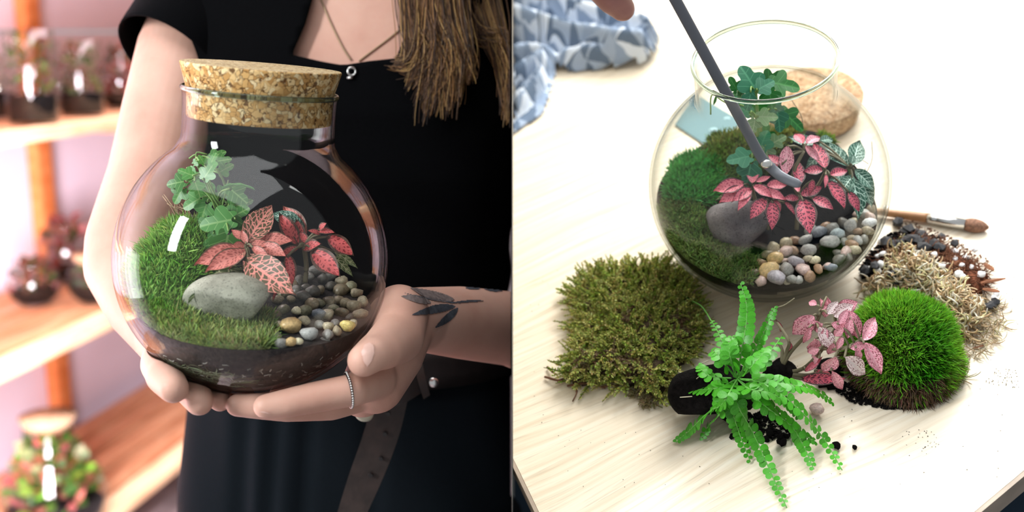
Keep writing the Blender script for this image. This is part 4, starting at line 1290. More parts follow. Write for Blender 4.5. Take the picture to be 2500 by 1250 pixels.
leaves(fB, [('fit_red', 0, 728, 602, 690, 532, 0, 0.006, 0.70), ('fit_red', 0, 735, 600, 726, 545, 0, 0.008, 0.7), ('fit_red', 1, 742, 608, 768, 592, 0, -0.01, 0.9), ('fit_red', 1, 730, 600, 700, 520, 0.012, 0.025, 0.75),
            ('fit_salmon', 0, 748, 575, 700, 514, 0.012, 0.02, 0.75), ('fit_red', 1, 780, 560, 790, 546, 0.0, -0.004, 1.1), ('fit_red', 2, 775, 565, 806, 560, 0, -0.004, 0.9), ('fit_red', 2, 782, 572, 762, 560, 0, -0.006, 0.9),
            ('fit_red', 1, 800, 578, 853, 612, 0.004, 0.0, 0.85), ('fit_red', 1, 764, 614, 815, 656, -0.006, -0.018, 0.85), ('fit_red', 2, 702, 626, 714, 672, -0.012, -0.024, 0.75), ('fit_red', 2, 728, 606, 690, 613, -0.004, -0.012, 0.85),
            ('fit_white', 1, 735, 548, 672, 520, 0.014, 0.012, 0.75), ('fit_white', 1, 742, 556, 700, 528, 0.014, 0.01, 0.75), ('fit_stripe', 2, 812, 625, 856, 664, 0.012, 0.01, 0.55), ('fit_stripe', 2, 815, 615, 868, 644, 0.016, 0.016, 0.5),
            ('fit_red', 1, 750, 596, 735, 568, 0, 0.0, 0.9)], 0.785, hub=hB)
bC = LP(690, 722, 0.755)
fC = plant('fallen_leaf_sprig', 'low crimson leaf between the pale rock and the pebbles in the held jar', 'plant', bC)
leaves(fC, [('fit_red', 1, 690, 698, 634, 711, 0, -0.004, 0.62), ('fit_red', 2, 680, 705, 664, 726, 0.0, -0.004, 0.6)], 0.752, hub=bC)
leaves(fA, [('fit_stripe', 2, 590, 668, 478, 672, -0.005, -0.03, 0.42)], 0.765, hint=UP + TOCAM * 0.3)
IVL = {k: ivy_mesh('leaf', M[k], deep=d_) for k, d_ in (('ivy_left', 0.36), ('ivy_teal', 0.28), ('ivy_dark', 0.45), ('ivy_pale', 0.36))}
def ivy(parent, rows, depth, hub, kind0='ivy_left'):
    for row in rows:
        px, py, size, ang, dd = row[:5]
        kind = row[5] if len(row) > 5 else kind0
        s = size * depth / F_PX
        a = math.radians(ang)
        dr = RGT * math.sin(a) - UP * math.cos(a) * -1.0
        b = LP(px, py, depth + dd) - dr * s * 0.35
        hn = TOCAM + UP * rnd.uniform(0.1, 0.8) + RGT * rnd.uniform(-0.5, 0.5)
        leaf_at(IVL[kind], b, b + dr * s, hn, rnd.uniform(0.95, 1.15), parent)
        if hub: stem(parent, [hub, (Vector(hub) + b) / 2 + RGT * rnd.uniform(-0.004, 0.004) + UP * 0.004, b], 0.0007, 'stem_green', 'petiole', 7)
bI = LP(545, 600, 0.815)
iv = plant('ivy', 'green trailing ivy with pale stems at the back left of the held jar', 'ivy', bI)
h1, h2, h3 = LP(530, 510, 0.81), LP(500, 440, 0.805), LP(480, 395, 0.80)
stem(iv, [bI, LP(548, 550, 0.815), h1, h2, h3], 0.0012)
stem(iv, [bI, LP(560, 520, 0.81), LP(545, 440, 0.80), LP(505, 385, 0.80)], 0.001)
ivy(iv, [(464, 375, 36, 10, 0), (520, 372, 44, 70, 0.004), (492, 388, 46, -30, -0.01), (540, 392, 36, 80, 0), (515, 400, 42, 20, -0.01)], 0.80, h3)
ivy(iv, [(455, 420, 50, -60, -.01), (438, 445, 46, -100, -0.01), (470, 430, 52, -20, 0), (505, 425, 46, 30, -0.012), (440, 470, 44, -150, -0.008), (545, 415, 40, 60, 0), (480, 455, 40, 160, -0.012), (450, 400, 34, -30, 0.0)], 0.80, h2)
ivy(iv, [(478, 490, 52, -120, 0), (510, 478, 48, 10, 0.01), (545, 470, 42, 40, 0), (575, 472, 52, 130, -0.01), (570, 500, 44, 100, 0.0), (500, 510, 52, -160, -0.004), (595, 500, 36, 60, 0.01)], 0.805, h1)
ivy(iv, [(545, 540, 84, -100, -0.02), (570, 528, 60, 60, -0.012), (553, 592, 78, 190, -0.03), (508, 560, 62, -120, -0.01), (585, 560, 50, 90, -0.01), (525, 590, 56, 170, -0.02)], 0.805, LP(555, 530, 0.81))
leaf_at(fl('ivy_left', 2), LP(545, 462, 0.79), LP(612, 430, 0.785), UP + TOCAM * 0.4, 0.35, iv)
for q in range(9):
    a = rnd.uniform(430, 590)
    stem(iv, [LP(545 + rnd.uniform(-15, 20), 545, 0.81), LP((545 + a) / 2, 480 + rnd.uniform(-20, 20), 0.80), LP(a, rnd.uniform(390, 470), 0.80 + rnd.uniform(-.01, .01))], 0.0006, 'stem_green', 'tendril')
# brown moss setae at the back
for q in range(12):
    x0 = rnd.uniform(430, 475); stem(iv, [LP(x0, 545, 0.83), LP(x0 - rnd.uniform(-5, 18), 515, 0.83), LP(x0 - rnd.uniform(5, 40), rnd.uniform(470, 510), 0.83)], 0.0003, 'gold', 'dry_stalk', 6)

# ------------------------------------------------------------------ cork stopper of the held jar
Rk = 0.5455 * R
V, F = lathe([(0.0004, 1.04 * R), (0.508 * R, 1.04 * R), (0.515 * R, 1.05 * R), (0.5195 * R, 1.22 * R)] + [(0.530 * R, 1.275 * R), (0.571 * R, 1.418 * R), (0.566 * R, 1.428 * R), (0.0004, 1.43 * R)], 96)
mi = [1 if k >= 96 * 6 else 0 for k in range(len(F))]
ck = build('cork_stopper', V, F, [M['cork'], M['cork_face']], frame=JL, at=JL @ Matrix.Translation((0, 0, 1.04 * R)), mi=mi, smooth=True)
tag(ck, 'thick round cork stopper pressed into the neck of the held jar', 'cork')
ck.data.polygons.foreach_set('use_smooth', np.array([k < 96 * 6 for k in range(len(F))]))

# ================================================================== POTTING TABLE (right half)
def tw(x, y, z=0.0): return T @ Vector((x, y, z))
def tp2(px, py, h=0.0):
    p = tpt(px, py, h); return (p.x, p.y)
def tw_px(px, py, h=0.0): return T @ tpt(px, py, h)
TN = nrm
# table edges seen at the bottom corners: through (1250,1115)-(1315,1250) and (2380,1250)-(2500,1150)
e1 = [Vector((*tp2(1250, 1113), 0)), Vector((*tp2(1316, 1250), 0))]
e2 = [Vector((*tp2(2378, 1250), 0)), Vector((*tp2(2500, 1148), 0))]
d1, d2 = (e1[1] - e1[0]).normalized(), (e2[1] - e2[0]).normalized()
A_ = np.array([[d1.x, -d2.x], [d1.y, -d2.y]]); s_, _u = np.linalg.solve(A_, np.array([e2[0].x - e1[0].x, e2[0].y - e1[0].y]))
corner = e1[0] + d1 * float(s_)
def clip_x(V, F):
    """keep only what lies on the table's side of the divider"""
    V, F = bisected(V, F, (0.0008, 0, 0), (-1, 0, 0))
    return V, F
far1 = corner - d1 * 2.6
far2 = corner + d2 * 1.9
poly = [corner, far2, far2 - d1 * 2.6, far1]
table = empty('potting_table', T.copy(), 'pale blond wooden table with brown edge banding under the open jar', 'table')
def prism(poly, z0, z1):
    n = len(poly)
    V = [(p.x, p.y, z0) for p in poly] + [(p.x, p.y, z1) for p in poly]
    F = [tuple(range(n - 1, -1, -1)), tuple(range(n, 2 * n))] + [(i, (i + 1) % n, n + (i + 1) % n, n + i) for i in range(n)]
    return V, F
def cut_world(V, F):
    return clip_x([tuple(p) for p in xf(T, V)], F)
g_ang = math.atan2(*(lambda a, b: (b[1] - a[1], b[0] - a[0]))(tp2(1300, 1000), tp2(1500, 905)))
M['table'] = wood('blond_ash', [(0.30, (0.70, 0.585, 0.43)), (0.50, (0.81, 0.71, 0.555)), (0.70, (0.86, 0.785, 0.65))], 210, 5.0, -g_ang, 0.42, 0.45)
V, F = cut_world(*prism(poly, -0.022, 0.0))
build('tabletop', V, F, M['table'], parent=table, smooth=False)
M['edge_band'] = plain('edge_banding', (0.40, 0.32, 0.25), 0.5, var=0.15, scale=40)
n1 = Vector((d1.y, -d1.x, 0)); n1 = n1 if n1.dot(far2 - corner) < 0 else -n1
n2 = Vector((d2.y, -d2.x, 0)); n2 = n2 if n2.dot(far1 - corner) < 0 else -n2
V, F = cut_world(*prism([corner, far1, far1 + n1 * 0.003, corner + n1 * 0.003], -0.022, -0.0003))
build('edge_band', V, F, M['edge_band'], parent=table, smooth=False)
V, F = cut_world(*prism([corner, corner + n2 * 0.003, far2 + n2 * 0.003, far2], -0.022, -0.0003))
build('edge_band', V, F, M['edge_band'], parent=table, smooth=False)
for q in (corner - d1 * 0.5 + d2 * 0.55, corner - d1 * 2.4 + d2 * 1.75, corner - d1 * 0.15 + d2 * 1.8):
    build('leg', *box(q.x - 0.03, q.x + 0.03, q.y - 0.03, q.y + 0.03, -0.72, -0.022), M['pale_wood'], frame=T, parent=table, smooth=False)
V, F = cut_world(*prism([Vector((-2, -2.5, 0)), Vector((3, -2.5, 0)), Vector((3, 2.5, 0)), Vector((-2, 2.5, 0))], -0.76, -0.72))
t = NT('navy_carpet'); c = t.coord()
t.base(t.ramp(t.noise(3.5, c, 3), [(0.35, (0.008, 0.02, 0.045)), (0.62, (0.03, 0.06, 0.10))])); t.rough(0.95); t.bump(t.noise(500, c, 2), 0.5, 0.003); M['carpet'] = t.m
o = build('floor', V, F, M['carpet'], smooth=False); tag(o, 'dark navy carpet under the pale wooden table', None, None, 'structure')

# ------------------------------------------------------------------ contents of the open jar
def hR(x, y):
    X, Y = x / R, y / R
    z = -0.34 + 0.03 * Y
    z += 0.24 * g2(X, Y, -0.72, 0.28, 0.42, 0.5) + 0.22 * g2(X, Y, -0.20, 0.72, 0.40, 0.40) + 0.10 * g2(X, Y, -0.6, -0.35, 0.35, 0.4) + 0.24 * g2(X, Y, 0.45, 0.65, 0.4, 0.35)
    return z * R
soil_body(hR, 'potting_soil', [M['black_soil'], M['grit']], JR, 'beige gritty drainage layer and dark soil in the open jar', bands=lambda x, y, z, bot: 1 if bot and z < -0.47 * R else 0)
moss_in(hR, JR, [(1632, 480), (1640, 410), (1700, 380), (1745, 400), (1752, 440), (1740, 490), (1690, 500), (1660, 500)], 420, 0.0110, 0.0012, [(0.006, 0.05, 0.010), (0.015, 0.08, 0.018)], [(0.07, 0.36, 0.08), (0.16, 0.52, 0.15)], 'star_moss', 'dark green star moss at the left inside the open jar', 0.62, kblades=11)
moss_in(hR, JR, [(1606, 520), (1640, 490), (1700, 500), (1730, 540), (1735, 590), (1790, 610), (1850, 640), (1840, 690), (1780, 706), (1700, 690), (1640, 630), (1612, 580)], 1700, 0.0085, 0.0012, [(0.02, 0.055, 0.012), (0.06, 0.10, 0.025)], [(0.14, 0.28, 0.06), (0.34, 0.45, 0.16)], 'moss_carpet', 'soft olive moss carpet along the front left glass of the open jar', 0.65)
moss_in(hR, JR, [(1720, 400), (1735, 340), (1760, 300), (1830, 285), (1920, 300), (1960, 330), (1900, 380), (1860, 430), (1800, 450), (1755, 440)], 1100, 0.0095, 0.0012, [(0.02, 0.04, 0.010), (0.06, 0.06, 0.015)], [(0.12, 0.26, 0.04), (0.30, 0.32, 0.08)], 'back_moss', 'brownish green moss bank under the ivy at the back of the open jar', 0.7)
moss_in(hR, JR, [(2000, 330), (2040, 325), (2060, 350), (2010, 350)], 120, 0.007, 0.001, [(0.08, 0.14, 0.01)] * 2, [(0.24, 0.40, 0.04)] * 2, 'yellow_moss', 'tiny tuft of yellow-green moss behind the white-veined leaves', 0.7)
p_ = JR.inverted() @ tw_px(1806, 548, 0.068)
p_ = on_field(hR, JR, 1806, 566); p_ = p_ + Vector((0, 0, 0.010))
V_, F_ = stone(12, 4, 0.06, 1.5)
rk = build('river_rock', V_ * np.array((0.0285, 0.023, 0.021)), F_, M['rock_dark'], frame=JR @ Matrix.Translation(p_) @ Matrix.Rotation(0.15, 4, 'Y'))
tag(rk, 'dark grey smooth rock inside the open jar left of the pebbles', 'rock')
pebbles_in(hR, JR, [(1836, 650), (1875, 605), (1960, 580), (1992, 560), (2062, 545), (2120, 505), (2166, 515), (2160, 600), (2120, 668), (2050, 712), (1950, 732), (1880, 722), (1838, 690)], 18, (13, 21), [('brown', 'dark brown'), ('fawn', 'light brown'), ('grey', 'pale grey'), ('sand', 'buff'), ('stone', 'stone-grey'), ('rust', 'reddish'), ('pink', 'pinkish tan'), ('dusk', 'charcoal')], 'river pebbles in the open jar',
           'open jar',
           [(2024, 601, 27, 0.66, 'grey', 'large smooth grey oval pebble in the open jar gravel', 'the large grey oval'), (1974, 618, 20, 0.9, 'grey', 'upright grey pebble left of the large oval one in the open jar', 'the upright grey pebble'),
            (2000, 574, 22, 0.8, 'slate', 'bluish grey pebble touching the steel tool shadow in the open jar', 'the bluish grey pebble'), (2045, 577, 20, 0.7, 'blue', 'glassy pale quartz pebble above the large oval one', 'the glassy quartz pebble'),
            (1876, 670, 27, 0.85, 'tan', 'large rough tan pebble near the front of the open jar', 'the rough tan stone'), (1897, 698, 24, 0.9, 'lavender', 'milky lavender pebble at the front glass of the open jar', 'the milky lavender pebble'),
            (1866, 722, 13, 0.95, 'white', 'small white pebble lowest at the front of the open jar', 'the lowest white pebble'), (2073, 654, 14, 0.85, 'blue', 'small pale blue pebble at the right of the open jar', 'the pale blue pebble'),
            (1893, 638, 21, 0.8, 'tan', 'brown pebble behind the large rough tan one in the open jar', 'the brown pebble'), (1943, 645, 22, 0.7, 'lavender', 'mauve grey pebble in the centre of the open jar gravel', 'the mauve pebble'),
            (1958, 665, 20, 0.9, 'pink', 'rounded fawn pebble in the middle of the open jar gravel', 'the rounded fawn pebble'), (2125, 552, 19, 0.75, 'white', 'pale whitish pebble against the right glass of the open jar', 'the whitish pebble at the glass'), (1852, 712, 15, 0.8, 'pink', 'pinkish pebble beside the lowest white one in the open jar', 'the pinkish pebble'),
            (1990, 640, 16, 0.7, 'cream', 'pale beige oval pebble under the upright grey one', 'the beige oval pebble'), (2034, 668, 18, 0.55, 'slate', 'flat dark pebble toward the right front of the open jar', 'the flat dark pebble'), (1915, 640, 12, 0.6, 'pink', 'slim fawn pebble standing on edge among the open jar gravel', 'the slim fawn pebble')])
dR = 0.86
JARF[0] = JR
LEXT[0] = 1.22
b1 = LP(1840, 540, 0.885); hA = LP(1836, 462, 0.868)
pA = plant('pink_leaf_plant', 'pink-leaved plant leaning over the dark rock in the open jar', 'plant', b1)
stem(pA, [b1, LP(1845, 500, 0.88), hA], 0.0016, 'stem_red')
HN = TOCAM + UP * 0.5
leaves(pA, [('fit_pink', 1, 1815, 450, 1754, 456, 0, -0.004, 0.85), ('fit_pink', 1, 1820, 462, 1768, 482, 0, -0.008, 0.8), ('fit_pink', 0, 1836, 448, 1838, 404, 0.0, 0.008, 0.9), ('fit_pink', 1, 1840, 455, 1880, 472, -0.002, -0.01, 0.85),
            ('fit_pink', 1, 1872, 455, 1918, 446, 0, 0.0, 0.85), ('fit_pink', 1, 1862, 466, 1912, 478, 0, -0.008, 0.75), ('fit_pink', 2, 1832, 465, 1803, 476, 0, -0.012, 0.9), ('fit_pink', 2, 1828, 468, 1812, 492, 0, -0.014, 0.8), ('fit_pink', 0, 1846, 444, 1876, 432, 0, 0.0, 0.7), ('fit_stripe', 2, 1790, 470, 1756, 478, 0.004, 0.0, 0.5)], dR, hub=hA)
b2 = LP(1945, 560, 0.885); hB = LP(1948, 478, 0.865)
pB = plant('rose_leaf_plant', 'tall deep pink plant with netted leaves in the middle of the open jar', 'plant', b2)
stem(pB, [b2, LP(1948, 520, 0.88), hB], 0.0018, 'stem_red')
h4 = LP(1962, 368, 0.858)
stem(pB, [hB, LP(1935, 430, 0.86), h4], 0.0014, 'stem_red')
leaves(pB, [('fit_rose', 1, 1905, 390, 1873, 405, 0, -0.002, 1.1), ('fit_blush', 0, 1922, 358, 1918, 418, -0.004, -0.008, 0.85), ('fit_rose', 0, 1908, 402, 1880, 380, -0.006, -0.002, 1.0), ('fit_blush', 1, 1968, 352, 2000, 328, 0, 0.006, 0.75), ('fit_pink', 1, 1960, 352, 1944, 322, -0.004, 0.004, 0.9)], dR, hub=h4)
h5 = LP(2015, 420, 0.87)
stem(pB, [hB, LP(1990, 460, 0.868), h5], 0.0013, 'stem_red')
leaves(pB, [('fit_rose', 0, 2014, 412, 1992, 355, 0.0, 0.012, 0.85), ('fit_blush', 0, 1998, 392, 1970, 358, 0.004, 0.008, 0.7), ('fit_rose', 1, 2008, 416, 1970, 413, 0, -0.002, 1.0), ('fit_rose', 1, 2026, 428, 2066, 412, 0, 0.0, 0.9), ('fit_rose', 1, 2022, 445, 2064, 490, 0, -0.012, 0.85), ('fit_pink', 2, 2016, 428, 2018, 448, -0.004, -0.01, 0.7),
            ('fit_rose', 1, 2072, 470, 2096, 506, 0.004, -0.004, 0.75)], dR, hub=h5)
leaves(pB, [('fit_rose', 0, 1948, 452, 1950, 398, -0.006, 0.004, 0.80), ('fit_rose', 0, 1955, 478, 2000, 458, -0.002, 0, 0.9), ('fit_rose', 1, 1950, 486, 1920, 480, -0.004, -0.006, 0.9), ('fit_rose', 1, 1960, 490, 1975, 548, -0.008, -0.026, 0.85), ('fit_rose', 1, 1985, 485, 2028, 500, -0.004, -0.014, 0.9),
            ('fit_rose', 2, 1985, 440, 1978, 468, -0.004, -0.008, 0.9), ('fit_pink', 0, 1950, 470, 1942, 445, -0.01, -0.004, 0.7)], dR, hub=hB)
h6 = LP(1880, 500, 0.868)
stem(pA, [LP(1875, 560, 0.88), h6], 0.0012, 'stem_red')
leaves(pA, [('fit_rose', 1, 1868, 488, 1838, 520, -0.006, -0.016, 0.9), ('fit_rose', 1, 1885, 495, 1888, 545, -0.008, -0.02, 0.75), ('fit_rose', 1, 1892, 490, 1902, 512, -0.004, -0.012, 0.8), ('fit_rose', 2, 1915, 495, 1940, 510, -0.002, -0.01, 0.8)], dR, hub=h6)
b3 = LP(2080, 500, 0.90); h7 = LP(2076, 412, 0.878)
pC = plant('white_veined_plant', 'dark green plant with white-veined leaves at the right in the open jar', 'plant', b3)
stem(pC, [b3, LP(2080, 460, 0.89), h7], 0.0016)
leaves(pC, [('fit_white', 0, 2072, 408, 2010, 350, 0.002, 0.016, 0.75), ('fit_white', 0, 2080, 404, 2098, 350, 0.0, 0.012, 0.85), ('fit_white', 1, 2086, 416, 2136, 452, 0, -0.006, 0.85), ('fit_white', 1, 2080, 432, 2055, 462, -0.002, -0.012, 0.85), ('fit_white', 1, 2082, 440, 2104, 512, -0.004, -0.018, 0.72), ('fit_white', 1, 2078, 400, 2085, 378, -0.008, -0.008, 0.9),
            ('fit_white', 0, 1990, 352, 1935, 335, 0.012, 0.014, 0.85), ('fit_white', 1, 2010, 372, 1975, 400, 0.006, 0.002, 0.7), ('fit_white', 1, 2000, 345, 2035, 335, 0.014, 0.02, 0.7), ('fit_white', 1, 2100, 440, 2130, 490, 0.004, -0.004, 0.8), ('fit_white', 2, 2060, 425, 2030, 440, 0.004, -0.004, 0.7)], 0.876, hub=h7)
b4 = LP(1835, 430, 0.905)
iv2 = plant('ivy', 'dark teal ivy reaching up into the neck of the open jar', 'ivy', b4)
h8, h9, h10 = LP(1850, 360, 0.885), LP(1850, 290, 0.86), LP(1845, 225, 0.84)
stem(iv2, [b4, LP(1845, 390, 0.895), h8, h9, h10], 0.0012)
ivy(iv2, [(1836, 205, 74, -30, 0, 'ivy_teal'), (1862, 212, 46, 60, -0.006, 'ivy_teal'), (1905, 205, 72, 100, 0.008, 'ivy_dark'), (1882, 196, 60, 60, 0.012, 'ivy_dark'), (1795, 212, 40, -30, 0.0, 'ivy_dark'), (1805, 228, 40, -100, 0.0, 'ivy_dark'), (1830, 240, 44, 190, -.006, 'ivy_teal'), (1880, 232, 50, 170, 0.004, 'ivy_dark')], 0.838, h10)
ivy(iv2, [(1818, 268, 52, -60, 0, 'ivy_teal'), (1850, 268, 58, 160, 0.006, 'ivy_dark'), (1885, 262, 60, 30, 0.008, 'ivy_teal'), (1925, 285, 72, 130, 0.01, 'ivy_dark'), (1900, 285, 54, 170, 0.0, 'ivy_teal'), (1865, 285, 50, 90, -0.008, 'ivy_pale'), (1842, 300, 40, 190, -0.008, 'ivy_pale'), (1795, 250, 34, -60, 0, 'ivy_teal')], 0.858, h9)
ivy(iv2, [(1815, 384, 58, -100, -0.012, 'ivy_teal'), (1860, 352, 52, 20, -0.006, 'ivy_teal'), (1872, 372, 46, 170, -0.008, 'ivy_pale'), (1830, 415, 62, 190, -0.012, 'ivy_teal'), (1895, 345, 40, 60, 0.0, 'ivy_pale'), (1870, 330, 44, 0, 0.006, 'ivy_dark')], 0.875, h8)
stem(iv2, [h9, LP(1770, 250, 0.862), LP(1738, 232, 0.862), LP(1735, 280, 0.864)], 0.0006)
leaf_at(fl('ivy_dark', 1), LP(1733, 228, 0.862), LP(1742, 262, 0.864), TOCAM, 0.35, iv2)
# fine wiry stalks and roots
for q in range(14):
    x0, y0 = rnd.uniform(1880, 1930), rnd.uniform(480, 530)
    stem(pA, [LP(x0, y0, 0.862), LP(x0 - 15 + rnd.uniform(-12, 12), y0 + 18, 0.856), LP(x0 + rnd.uniform(-30, 20), y0 + rnd.uniform(20, 45), 0.858)], 0.00028, 'black_soil', 'root', 7)
for q in ((2105, 440, 2128, 345), (2060, 380, 2120, 400), (1960, 330, 1930, 240), (2090, 470, 2112, 410)):
    stem(pC, [LP(q[0], q[1], 0.90), LP((q[0] + q[2]) / 2 + 12, (q[1] + q[3]) / 2, 0.90), LP(q[2], q[3], 0.897)], 0.0003, 'stem_red', 'dry_stalk', 8)

JARF[0] = None
# ------------------------------------------------------------------ grey planting spatula and the hand that holds it
rimz = 0.935 * R + 1.245 * R
pin = T @ tpt(1757, 198, rimz)
bend = LP(1868, 402, 0.835)
top = pin + (pin - bend).normalized() * 0.16
tip = LP(1955, 452, 0.822)
pth = spline([top, (top + pin) / 2, pin, (pin + bend) / 2, bend + (pin - bend).normalized() * 0.008, bend + (tip - bend).normalized() * 0.006, (bend + tip) / 2 + UP * -0.002, tip], 60)
wd = np.interp(np.linspace(0, 1, 60), [0, 0.6, 0.85, 0.97, 1], [0.0042, 0.0040, 0.0040, 0.0036, 0.002])
M['tool'] = plain('dark_grey_steel', (0.13, 0.14, 0.165), 0.4, 0.5, 0.35)
V, F = tube(pth, wd, 14, flat=0.32, up=tuple(TOCAM))
sp_root = empty('planting_spatula', top, 'long dark grey bent spatula reaching through the jar neck', 'spatula')
build('shaft', V, F, M['tool'], parent=sp_root)
V, F = tube([top, top + (top - pin).normalized() * 0.05], [0.0045, 0.0055], 14, up=tuple(TOCAM)); build('handle', V, F, M['leather_black'], parent=sp_root)
M['pale_bead'] = plain('white_bead', (0.8, 0.8, 0.8), 0.3)
bm = bmesh.new(); blob(bm, bend + TOCAM * 0.0045, (0.0042, 0.002, 0.0034)); V, F = bmarr(bm); bm.free(); build('bend_glint', V, F, M['silver'], parent=sp_root)['label'] = 'bright glint of metal at the bend'  # glint at the bend shaped as a small silver blob

dh = (LP(1640, -20, 1) - CAM).length
hd_ = (top - CAM).dot(FWD)
hand = empty('person', LP(1480, -160, hd_), 'hand of a person working from above, fingertips at the top edge over the cloth', 'person')
bm = bmesh.new()
def hp(px, py, dd=0.0): return LP(px, py, hd_ + dd)
def hchain(pts):
    q = [(hp(a, b, c), r) for a, b, c, r in pts]
    for (p0, r0), (p1, r1) in zip(q, q[1:]): rcone(bm, p0, r0, p1, r1)
blob(bm, hp(1420, -190, 0.02), (0.040, 0.020, 0.036)); hchain([(1340, -240, 0.03, 0.026), (1430, -190, 0.02, 0.024), (1500, -160, 0.01, 0.020)])
hchain([(1340, -240, 0.03, 0.027), (1300, -420, 0.06, 0.029), (1330, -620, 0.10, 0.036)])
hchain([(1500, -170, 0.0, 0.0125), (1580, -150, -0.01, 0.0105), (1618, -125, -0.004, 0.0095), (1622, -95, 0.002, 0.0080)])    # index on the handle
hchain([(1480, -140, 0.012, 0.0125), (1550, -118, 0.006, 0.0105), (1588, -90, 0.006, 0.0095), (1598, -70, 0.010, 0.0082)])    # middle
hchain([(1440, -110, 0.016, 0.0115), (1470, -40, 0.0, 0.0125), (1498, -4, 0.0, 0.0112), (1520, 22, 0.004, 0.0085)])    # ring finger seen in the frame
hchain([(1370, -130, 0.02, 0.0105), (1275, -60, 0.0, 0.0105), (1310, -36, -0.004, 0.0098), (1405, -34, 0.0, 0.0088)])     # little finger folded
hchain([(1330, -190, -0.004, 0.0135), (1440, -100, -0.026, 0.0130), (1560, -95, -0.028, 0.0112), (1618, -88, -0.018, 0.0090)])   # thumb
V, F = remeshed(bm, 0.0018, 6)
V, F = clip_x(V, F)
build('hand', V, F, M['skin_dark'], parent=hand)

# ------------------------------------------------------------------ checked cloth
def cloth():
    out = [(1180, -60), (1480, -40), (1556, 48), (1613, 112), (1608, 135), (1585, 164), (1400, 180), (1362, 172), (1352, 214), (1330, 280), (1250, 338), (1180, 370)]
    pl = np.array([tp2(a, b) for a, b in out])
    ridges = [([(1180, 60), (1290, 96), (1380, 122), (1500, 150), (1590, 152)], 0.016, 0.020), ([(1380, 0), (1440, 50), (1500, 96), (1560, 118), (1606, 128)], 0.015, 0.020),
              ([(1180, 150), (1290, 150), (1360, 166), (1430, 160), (1560, 164)], 0.010, 0.012), ([(1180, 10), (1300, 40), (1400, 60), (1470, 90)], 0.014, 0.018),
              ([(1180, 240), (1270, 215), (1330, 180)], 0.009, 0.016), ([(1200, 330), (1280, 270), (1330, 210)], 0.006, 0.014), ([(1540, 20), (1580, 80), (1606, 115)], 0.011, 0.016), ([(1180, -40), (1330, -10), (1480, 20), (1540, 60)], 0.013, 0.02)]
    rl = [(np.array([tp2(*q) for q in ln]), w_, h_) for ln, w_, h_ in ridges]
    lo, hi = pl.min(0), pl.max(0)
    st = 0.0028
    xs, ys = np.arange(lo[0] - st, hi[0] + st, st), np.arange(lo[1] - st, hi[1] + st, st)
    G = np.stack(np.meshgrid(xs, ys, indexing='ij'), -1)
    P = G.reshape(-1, 2)
    warp = np.stack([snoise(P, 14, 1), snoise(P, 14, 2)], -1) * 0.004
    H = np.full(len(P), 0.0025)
    for ln, w_, h_ in rl:
        d = np.full(len(P), 1e9)
        for a, b in zip(ln, ln[1:]):
            ab = b - a; s = np.clip(((P + warp - a) @ ab) / (ab @ ab), 0, 1)
            d = np.minimum(d, np.linalg.norm(P + warp - a - s[:, None] * ab, axis=1))
        H = np.maximum(H, 0.0025 + h_ * 2.1 * np.clip(1 - (d / w_), 0, 1) ** 0.8)
    H += 0.0022 * snoise(P, 60, 5) + 0.0012 * snoise(P, 130, 6)
    ed = edgedist(P, pl)
    H = np.maximum(0.0016, H * np.clip(0.25 + ed / 0.012, 0, 1))
    ins = inpoly(P, pl)
    nx, ny = len(xs), len(ys)
    V = np.concatenate([P, H[:, None]], 1)
    # cloth coordinates run over the folds, so the checks follow them
    Hg = H.reshape(nx, ny)
    du = np.sqrt(st * st + np.diff(Hg, axis=0, prepend=Hg[:1]) ** 2).cumsum(0); dv = np.sqrt(st * st + np.diff(Hg, axis=1, prepend=Hg[:, :1]) ** 2).cumsum(1)
    UV = np.stack([du.reshape(-1), dv.reshape(-1)], -1)
    F = []
    for i in range(nx - 1):
        for j in range(ny - 1):
            a = i * ny + j
            q = (a, a + ny, a + ny + 1, a + 1)
            if ins[a] and ins[a + ny] and ins[a + ny + 1] and ins[a + 1]: F.append(q)
    used = sorted({k for f in F for k in f}); rm = {k: i for i, k in enumerate(used)}
    return V[used], np.array([[rm[k] for k in f] for f in F]), UV[used]
V, F, UV = cloth()
keep = xf(T, V)[:, 0]
F = F[(keep[F] > 0.001).all(1)]
t = NT('checked_cotton')
uv = t.n('TexCoord').outputs['UV']
mp = t.n('Mapping', Vector=uv); mp.inputs['Rotation'].default_value = (0, 0, 0.5); mp.inputs['Scale'].default_value = (34, 34, 34)
s3 = t.n('SeparateXYZ', Vector=mp.outputs[0])
fx, fy = t.math('FRACT', s3.outputs[0]), t.math('FRACT', s3.outputs[1])
tri = t.math('GREATER_THAN', t.math('ADD', fx, fy), 1.0)
chk = t.n('TexChecker', Vector=mp.outputs[0], Scale=0.5).outputs[1]
k = t.math('ADD', t.math('MULTIPLY', tri, 0.55), t.math('MULTIPLY', chk, 0.45))
t.base(t.ramp(k, [(0.0, (0.13, 0.18, 0.26)), (0.45, (0.27, 0.35, 0.48)), (1.0, (0.66, 0.74, 0.85))]))
t.rough(0.9); t.spec(0.15); M['cloth'] = t.m
cl = build('tea_towel', V, F, M['cloth'], frame=T, uv=UV)
md = cl.modifiers.new('thick', 'SOLIDIFY'); md.thickness = 0.0012; md.offset = 1
tag(cl, 'crumpled blue-grey and white checked cloth on the pale table', 'cloth')

